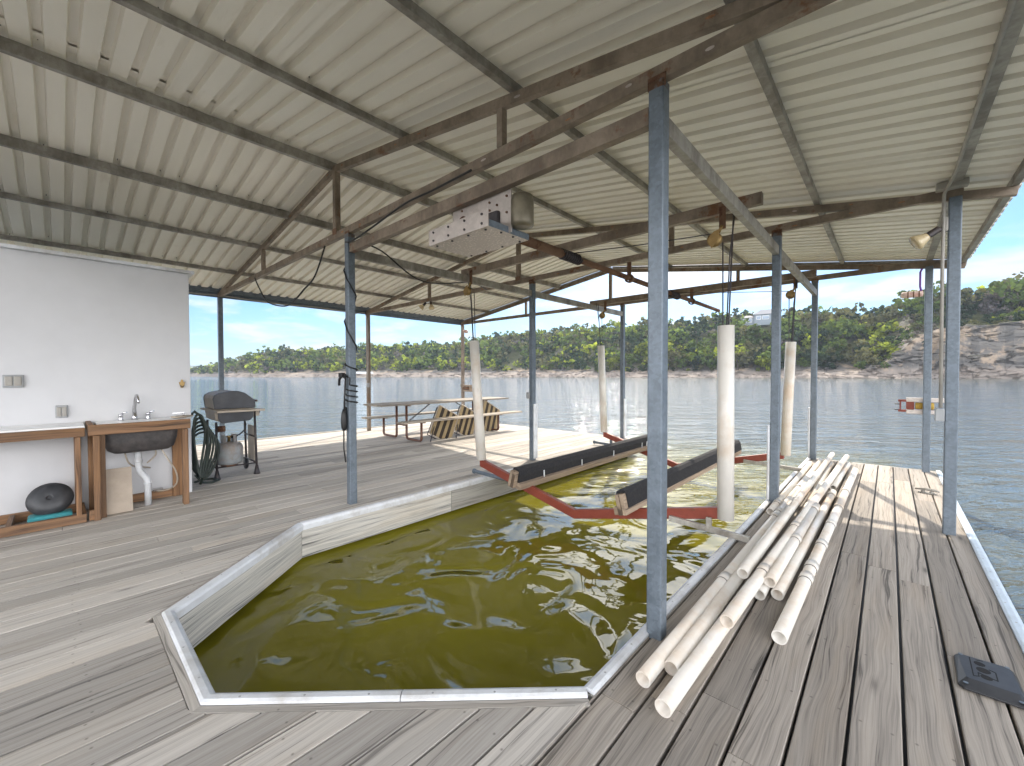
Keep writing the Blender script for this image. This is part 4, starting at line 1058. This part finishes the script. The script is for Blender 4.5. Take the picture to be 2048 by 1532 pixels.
for xa, xb, y, r_ in ((-4.44, -3.66, 4.0, .026), (-1.55, -.86, 4.0, .024), (-4.50, -3.8, 7.4, .026), (-1.70, -.88, 7.4, .024)):
    b = MB(); z = .055
    if xa < -3: b.tube([(xa, y + .04, z), (xb, y + .04, z - .02)], r_, 10); b.lathe((xa, y + .04, z), [(r_ + .012, 0), (r_ + .012, .03)], 10, 'X'); xm = (xa + xb) / 2 + .05; b.bar((xm, y + .04, z), (xm, y + .04, vz(xm)), .05, .03)
    else:
        b.bar((xa, y - .05, z + .01), (xb, y - .05, z - .02), .04, .05)
        for xm in (xa + .03, xa + .36): b.bar((xm, y - .052, z + .012), (xm, y - .052, vz(xm) - .03), .045, .03)
    b.build('stub_arm', M['galv'] if xa < -3 else M['frame2'], lift, bevel=.004)
hoist = empty('lift_winch', (-2.4, 2.22, 2.5)); tag(hoist, 'electric boat winch with tread plate cover bolted under the cross beam', 'winch')
b = MB(); b.box((-2.39, 2.2585, 2.70), (.66, .012, .40)); o = b.build('mounting_plate', M['alum'], hoist, bevel=.002)
b = MB()
for x, z in ((-2.10, 2.80), (-2.10, 2.68), (-2.28, 2.80), (-2.28, 2.74), (-2.2, 2.76), (-2.6, 2.82)): b.lathe((x, 2.243, z - .03), [(.009, 0), (.009, .009)], 8, 'Y')
b.build('bolt', M['rust'], o)
b = MB(); b.hollow((-2.54, 2.20, 2.665), (-2.54, 2.252, 2.665), .055, .016, 20, 0); b.build('shaft_hub', M['rust'], hoist)
b = MB(); b.box((-2.43, 2.265, 2.497), (.68, .43, .006)); tp = b.build('cover', M['tread'], hoist, bevel=.001)
b = MB(); b.box((-2.43, 2.047, 2.555), (.685, .006, .122)); b.build('front_plate', M['alum'], tp, bevel=.001)
b = MB(); b.box((-2.087, 2.27, 2.52), (.006, .43, .045)); b.build('side_flange', M['galv'], tp)
b = MB()
for i in range(4):
    x = -2.71 + i * .187
    for z in (2.525, 2.59): b.lathe((x, 2.036, z), [(.009, 0), (.009, .009)], 8, 'Y')
    for y in (2.08, 2.45): b.lathe((x, y, 2.486), [(.009, 0), (.009, .009)], 8)
for y in (2.2, 2.33): b.lathe((-2.11, y, 2.486), [(.009, 0), (.009, .009)], 8)
b.build('bolt', M['darksteel'], tp)
b = MB(); b.lathe((-2.02, 2.33, 2.54), [(.05, 0), (.085, .01), (.088, .03), (.088, .19), (.082, .225), (.05, .245)], 24); b.build('motor', M['motor'], hoist)
part_box('gearbox', (-2.35, 2.33, 2.60), (.36, .22, .17), M['darksteel'], hoist, .02)
b = MB(); b.tube([(-2.45, 2.30, 2.665), (-2.45, 8.62, 2.68)], .032, 14); sh = b.build('drive_shaft', M['rust'], hoist)
b = MB(); b.tube([(-2.45, 2.46, 2.665), (-2.45, 3.42, 2.667)], .045, 14); b.build('sleeve', M['rust'], sh)
for y0 in (3.42, 6.2):
    b = MB(); pts = []
    for i in range(9 * 14 + 1): t = i / 14; pts.append((-2.45 + .045 * math.cos(t * 6.283), y0 + .33 * t / 9, 2.667 + .045 * math.sin(t * 6.283)))
    b.tube(pts, .011, 6); b.build('cable_winding', M['darksteel'], sh)
for y in (4.9, 7.15):
    b = MB(); b.bar((-2.45, y, 2.70), (-2.45, y, 2.875), .05, .02, (0, 1, 0)); b.hollow((-2.45, y - .025, 2.668), (-2.45, y + .025, 2.668), .055, .018, 16); b.build('hanger', M['rust'], sh)
def pulley(x, y, lab):
    o = empty('pulley', (x, y, 2.86)); tag(o, lab, 'pulley', 'lift cable pulleys')
    b = MB(); b.box((x, y - .036, 2.83), (.055, .008, .20)); b.build('hanger', M['rust'], o, bevel=.002)
    b = MB(); b.tube([(x, y - .045, 2.76), (x - .03, y - .045, 2.70)], .014, 8); b.build('shackle', M['brass'], o)
    b = MB(); b.lathe((x - .06, y - .075, 2.645), [(.02, 0), (.058, .004), (.062, .012), (.050, .026), (.062, .040), (.058, .048), (.02, .052)], 20, 'Y'); b.build('sheave', M['brass'], o)
    b = MB(); b.prism([(x - .115, 2.645), (x - .06, 2.71), (x - .015, 2.72), (x - .02, 2.63), (x - .075, 2.565)], 'Y', y - .085, y - .079); b.build('cheek', M['brass'], o, bevel=.002)
pulley(-1.10, 4.0, 'brass cable pulley hanging above the near right guide pipe')
pulley(-4.40, 4.0, 'rusty cable pulley hanging above the near left guide pipe')
pulley(-1.05, 7.5, 'cable pulley hanging above the far right guide pipe')
pulley(-4.25, 7.5, 'cable pulley hanging above the far left guide pipe')
for (x, y), lab in (((-1.16, 4.0), 'a'), ((-1.12, 7.5), 'b')):
    b = MB(); b.tube([(-2.42, (3.6 if y < 5 else 6.4), 2.70), (-1.8, (3.6 + y) / 2 if y < 5 else (6.4 + y) / 2, 2.70), (x, y - .05, 2.70)], .005, 6); b.build('hoist_cable', M['darksteel'], hoist)

# ------------------------------------------------------------------ lamps, conduits, cords and reels
def flood(name, loc, aim, label, sc=1.0, group=None):
    o = empty(name, loc); tag(o, label, 'floodlight', group)
    d = V(aim).normalized(); rot = V((0, 0, 1)).rotation_difference(d).to_matrix().to_4x4()
    M4 = Matrix.Translation(loc) @ rot @ Matrix.Scale(sc, 4)
    b = MB(); b.lathe(loc, [(.022, 0), (.026, .01), (.026, .075), (.032, .082)], 16, 'Z', 0, M4); b.build('socket', M['darksteel'], o)
    b = MB(); b.lathe(loc, [(.030, .08), (.036, .10), (.060, .15), (.064, .165), (.058, .172), (.02, .178)], 22, 'Z', 0, M4); b.build('bulb', M['lens'], o)
    return o
m, nt_, bs = newmat('floodlight lens'); setc(nt_, bs, mixc(nt_, noise(nt_, worldco(nt_), 60, 3), (.72, .62, .42), (.46, .34, .17))); bs.inputs['Roughness'].default_value = .15; M['lens'] = m
f1 = flood('floodlight', (.322, 5.36, 2.755), (-.62, -.10, -.42), 'dusty floodlight clamped to the right outer post', 1.15)
part_box('junction_box', (.352, 5.40, 2.79), (.05, .07, .13), M['conduit'], f1, .012)
f2 = flood('floodlight', (-7.44, 5.40, 3.02), (-.45, -.35, -.55), 'left lamp of the twin floodlight under the second truss', 1.0, 'twin floodlights')
part_box('mount', (-7.38, 5.42, 3.022), (.2, .06, .012), M['vinyl'], f2, .004)
flood('floodlight', (-7.28, 5.40, 3.02), (.3, -.1, -.7), 'right lamp of the twin floodlight under the second truss', 1.0, 'twin floodlights')
cd = empty('electrical_conduit', (.35, 5.38, 1.2)); tag(cd, 'grey conduit running down the right outer post to a switch box', 'conduit')
b = MB(); b.tube([(.385, -2.3, 3.10), (.385, 4.9, 3.10), (.37, 5.2, 3.09), (.345, 5.34, 3.05), (.345, 5.37, 2.98), (.345, 5.375, 2.60), (.345, 5.385, 2.40), (.35, 5.385, 1.14)], .013, 10); b.build('pipe', M['conduit'], cd)
part_box('switch_box', (.345, 5.40, 1.075), (.06, .075, .115), M['greybox'], cd, .006)
b = MB(); b.box((.39, 5.31, 3.105), (.20, .10, .06)); b.build('cover_box', M['conduit'], cd, bevel=.008)
def reel(x, y, s, label, mats):
    o = empty('rope_reel', (x, y, 1.0)); tag(o, label, 'reel')
    for z in (.875, 1.055):
        b = MB(); b.bar((x - s * .22, y + .075, z), (x + s * .20, y + .075, z), .06, .062); b.build('rail', mats[0], o, bevel=.005)
    b = MB(); b.lathe((x - s * .12 if s > 0 else x - .08, y + .075, .965), [(.045, 0), (.055, .01), (.048, .03), (.055, .05), (.048, .07), (.055, .09), (.048, .11), (.055, .13), (.048, .15), (.055, .19), (.045, .2)], 16, 'X'); b.build('rope_spool', M['yellow'], o)
    b = MB(); b.box((x - s * .175, y + .075, .965), (.09, .05, .115)); b.box((x - s * .265, y + .06, 1.04), (.09, .03, .035)); b.box((x - s * .265, y + .06, .885), (.09, .03, .035)); b.box((x - s * .285, y + .06, .963), (.018, .03, .15)); b.build('bracket', mats[1], o, bevel=.004)
    for z in (.90, .985):
        b = MB(); b.tube([(x - s * .28, y + .06, z), (x - s * .35, y + .05, z)], .008, 8); b.build('crank_pin', M['darksteel'], o)
    b = MB(); b.tube([(x - .03, y + .075, .87), (x - .02, y + .08, -.3)], .006, 6); b.build('rope', M['darksteel'], o)
reel(.42, 8.67, 1, 'red ended rope reel with pale rails on the far right post', (M['alum'], M['red']))
rb = empty('reel_box', (-9.87, 8.65, 1.1)); tag(rb, 'weathered wooden reel box on the far left corner post', 'reel box')
b = MB(); b.box((-9.75, 8.63, 1.11), (.34, .12, .05)); b.box((-9.75, 8.63, .95), (.34, .12, .05)); b.box((-9.59, 8.63, 1.03), (.04, .12, .11)); b.build('case', M['bunkwood'], rb, bevel=.004)
b = MB(); b.lathe((-9.9, 8.63, 1.03), [(.05, 0), (.05, .28)], 14, 'X'); b.build('spool', M['rust'], rb)
part_box('switch_plate', (-10.06, 8.62, 1.1), (.04, .06, .12), M['greybox'], rb, .005)
bn = empty('buoy_light', (.25, 8.64, 2.63)); tag(bn, 'short faded red and white tube lamp fixed high on the far right post', 'lamp')
b = MB(); b.lathe((.12, 8.62, 2.635), [(.02, 0), (.042, .012), (.046, .05), (.046, .20), (.04, .24)], 16, 'X'); b.build('tube', M['pink'], bn)
b = MB()
for x in (.19, .25, .31): b.hollow((x, 8.62, 2.635), (x + .014, 8.62, 2.635), .05, .006, 16)
b.build('band', M['rust'], bn)
b = MB(); b.tube([(.345, 8.60, 3.0), (.325, 8.6, 2.95), (.325, 8.6, 2.74), (.34, 8.61, 2.66)], .012, 8); b.build('cord', M['purple'], bn)
rl = MB(); rl.lathe((-9.82, 8.60, 2.80), [(.02, 0), (.05, .01), (.055, .05), (.05, .09), (.02, .10)], 14, 'X'); rl.box((-9.88, 8.61, 2.85), (.10, .03, .03))
tag(rl.build('signal_lamp', M['pink'], None, (-9.82, 8.6, 2.8)), 'tiny red and white lamp at the top of the far left post', 'lamp')
for x, y, z, lab in ((-9.94, 5.38, 1.19, 'small grey outlet box on the left outer post behind the table'), (-4.525, 5.37, 1.10, 'small grey outlet box on the slip post behind the left guide pipe')):
    b = MB(); b.box((x + (.012 if x < -9 else 0), y, z), (.05, .05, .11)); b.box((x, y - .03, z), (.03, .02, .08)); tag(b.build('outlet_box', M['greybox'], None, (x, y, z), bevel=.006), lab, 'outlet box')
# extension cord wrapped round the slip post
ec = empty('extension_cord', (-4.48, 2.22, 1.2)); tag(ec, 'black extension cord wound round the post beside the slip', 'cord')
def wrap(z0, z1, turns, r=.062, ph=0):
    n = int(abs(turns) * 20); out = []
    for i in range(n + 1):
        t = i / n; a = ph + turns * 2 * math.pi * t
        c, s_ = math.cos(a), math.sin(a); k = 1 / max(abs(c), abs(s_)); k = min(k, 1.25)
        out.append((-4.48 + r * .86 * k * c, 2.22 + r * .86 * k * s_, z0 + (z1 - z0) * t))
    return out
b = MB(); b.tube(wrap(2.88, 1.62, 2.2, .06, 1.2) + wrap(1.60, 1.42, 1.5, .062, 2.5) + wrap(1.34, 1.12, 3.6, .064, 5.6) + [(-4.49, 2.155, 1.06)], .008, 8); b.build('cable', M['cord'], ec)
b = MB(); b.tube([(-4.475, 2.155, 1.46), (-4.50, 2.15, 1.2), (-4.52, 2.15, .9), (-4.545, 2.16, .62), (-4.50, 2.158, .47)], .008, 8); b.tube([(-4.46, 2.15, 1.45), (-4.49, 2.15, 1.2), (-4.485, 2.152, .98)], .008, 8); b.build('tail', M['cord'], ec)
b = MB(); b.lathe((-4.50, 2.145, .83), [(.018, 0), (.03, .03), (.034, .1), (.03, .18), (.014, .24)], 12); b.build('plug_block', M['cord'], ec)
b = MB(); b.tube([(-4.53, 2.18, 1.42), (-4.60, 2.17, 1.44), (-4.64, 2.16, 1.40), (-4.645, 2.16, 1.33)], .016, 8); b.box((-4.60, 2.17, 1.45), (.09, .04, .05)); b.build('socket', M['cord'], ec, bevel=.006)
b = MB(); b.box((-4.545, 2.20, 1.0), (.036, .06, .17)); tag(b.build('outlet_box', M['greybox'], None, (-4.545, 2.2, 1.0), bevel=.006), 'tall grey outlet box on the cord wrapped post', 'outlet box')
def smooth(P, q=6):
    sm = []
    for i in range(len(P) - 1):
        p0, p1, p2, p3 = V(P[max(i - 1, 0)]), V(P[i]), V(P[i + 1]), V(P[min(i + 2, len(P) - 1)])
        for j in range(q):
            t = j / q; sm.append(.5 * ((2 * p1) + (p2 - p0) * t + (2 * p0 - 5 * p1 + 4 * p2 - p3) * t * t + (3 * p1 - p0 - 3 * p2 + p3) * t ** 3))
    return sm + [V(P[-1])]
b = MB(); b.tube(smooth([(-7.62, 2.17, 3.03), (-7.4, 2.16, 2.85), (-7.0, 2.15, 2.58), (-6.5, 2.15, 2.45), (-6.05, 2.15, 2.42), (-5.6, 2.15, 2.55), (-5.27, 2.16, 2.68), (-5.02, 2.18, 3.0)]), .010, 8)
tag(b.build('hanging_cable', M['cord'], None, (-6.3, 2.16, 2.9)), 'black cable sagging below the nearest truss at the left', 'cable')
b = MB(); b.tube(smooth([(-4.46, 2.16, 2.92), (-4.3, 2.16, 2.90), (-3.9, 2.16, 2.94), (-3.3, 2.165, 3.02), (-2.9, 2.17, 3.02), (-2.4, 2.17, 3.028)]), .009, 8)
tag(b.build('truss_cable', M['cord'], None, (-4.4, 2.16, 2.9)), 'black cable strung along the underside of the nearest truss', 'cable')
b = MB(); b.tube(smooth([(-4.44, 2.28, 2.95), (-4.46, 2.6, 2.92), (-4.47, 3.2, 2.66), (-4.9, 4.4, 2.9), (-5.5, 5.36, 3.02)]), .009, 8)
tag(b.build('sagging_cable', M['cord'], None, (-4.5, 3, 2.8)), 'black cable sagging between the cord wrapped post and the second truss', 'cable')
b = MB(); b.tube(smooth([(-10.0, 1.2, 3.08), (-9.99, 1.8, 3.045), (-9.98, 2.2, 3.06), (-9.98, 3.2, 3.03), (-9.98, 4.2, 3.05), (-9.97, 5.0, 3.0), (-9.96, 5.38, 2.9), (-9.955, 5.385, 1.3)]), .010, 8)
tag(b.build('eave_conduit', M['conduit'], None, (-9.98, 3, 3)), 'thin pale conduit along the left eave and down the post', 'conduit')
# cleat and slotted plate on the walkway
cl = empty('dock_cleat', (.36, 7.09, 0)); tag(cl, 'rusty steel dock cleat on the sunlit walkway end', 'cleat')
b = MB(); b.tube([(.255, 7.11, .035), (.30, 7.10, .045), (.42, 7.075, .045), (.465, 7.065, .035)], [.010, .016, .016, .010], 10); b.build('horn', M['frame2'], cl)
b = MB()
for x in (.325, .40): b.lathe((x, 7.10 - (x - .325) * .2, 0), [(.026, 0), (.014, .035)], 10)
b.box((.362, 7.09, .005), (.16, .06, .010), -.2); b.build('base', M['frame2'], cl)
pl = empty('anchor_plate', (.36, 2.92, .005)); tag(pl, 'black slotted metal anchor plate lying on the walkway at the right', 'plate')
b = MB(); k = 0
out = [(.272, 3.085), (.262, 3.06), (.255, 2.80), (.272, 2.775), (.452, 2.775), (.470, 2.80), (.462, 3.07), (.445, 3.09)]
top = [(.282, 3.07), (.275, 3.05), (.285, 2.855), (.295, 2.85), (.445, 2.85), (.452, 2.86), (.448, 3.06), (.438, 3.075)]
b.v += [(x, y, .004) for x, y in out] + [(x, y, .012) for x, y in out] + [(x, y, .026) for x, y in top]
for q in (0, 8):
    for i in range(8): j = (i + 1) % 8; b.face((q + i, q + j, q + 8 + j, q + 8 + i))
b.face(range(16, 24)); b.build('plate', M['black'], pl, bevel=.003)
b = MB()
for x, y, r_ in ((.345, 3.02, .013), (.352, 2.965, .016), (.355, 2.905, .013)): b.lathe((x, y, .0262), [(r_ * 1.5, 0), (r_ * 1.5, .0006)], 16)
for p0, p1 in (((.315, 3.06), (.312, 2.885)), ((.312, 2.885), (.33, 2.895)), ((.33, 2.895), (.331, 2.93)), ((.331, 2.93), (.39, 2.905)), ((.39, 2.905), (.392, 2.98)), ((.335, 3.05), (.36, 3.06)), ((.392, 2.98), (.372, 2.99))):
    b.bar((*p0, .0264), (*p1, .0264), .0045, .001)
b.build('slot_pattern', M['hollow'], pl)
b = MB()
for x, y in ((.285, 3.065), (.28, 2.81), (.445, 2.80), (.44, 3.07)): b.lathe((x, y, .0195 if y < 2.9 else .0262), [(.009, 0), (.009, .0012)], 12)
b.build('screw', M['galv'], pl)

# ------------------------------------------------------------------ air
hz_ = MB(); hz_.box((0, 0, 40), (6960, 6960, 86.0))
hm_ = bpy.data.materials.new('thin air haze'); hm_.use_nodes = True; n_ = hm_.node_tree; n_.nodes.remove(n_.nodes['Principled BSDF'])
pv_ = n_.nodes.new('ShaderNodeVolumePrincipled'); pv_.inputs['Color'].default_value = (.62, .74, .90, 1); pv_.inputs['Density'].default_value = .00017; pv_.inputs['Anisotropy'].default_value = .3
n_.links.new(pv_.outputs[0], n_.nodes['Material Output'].inputs['Volume'])
tag(hz_.build('haze', hm_), 'thin pale blue air over the lake', kind='stuff')
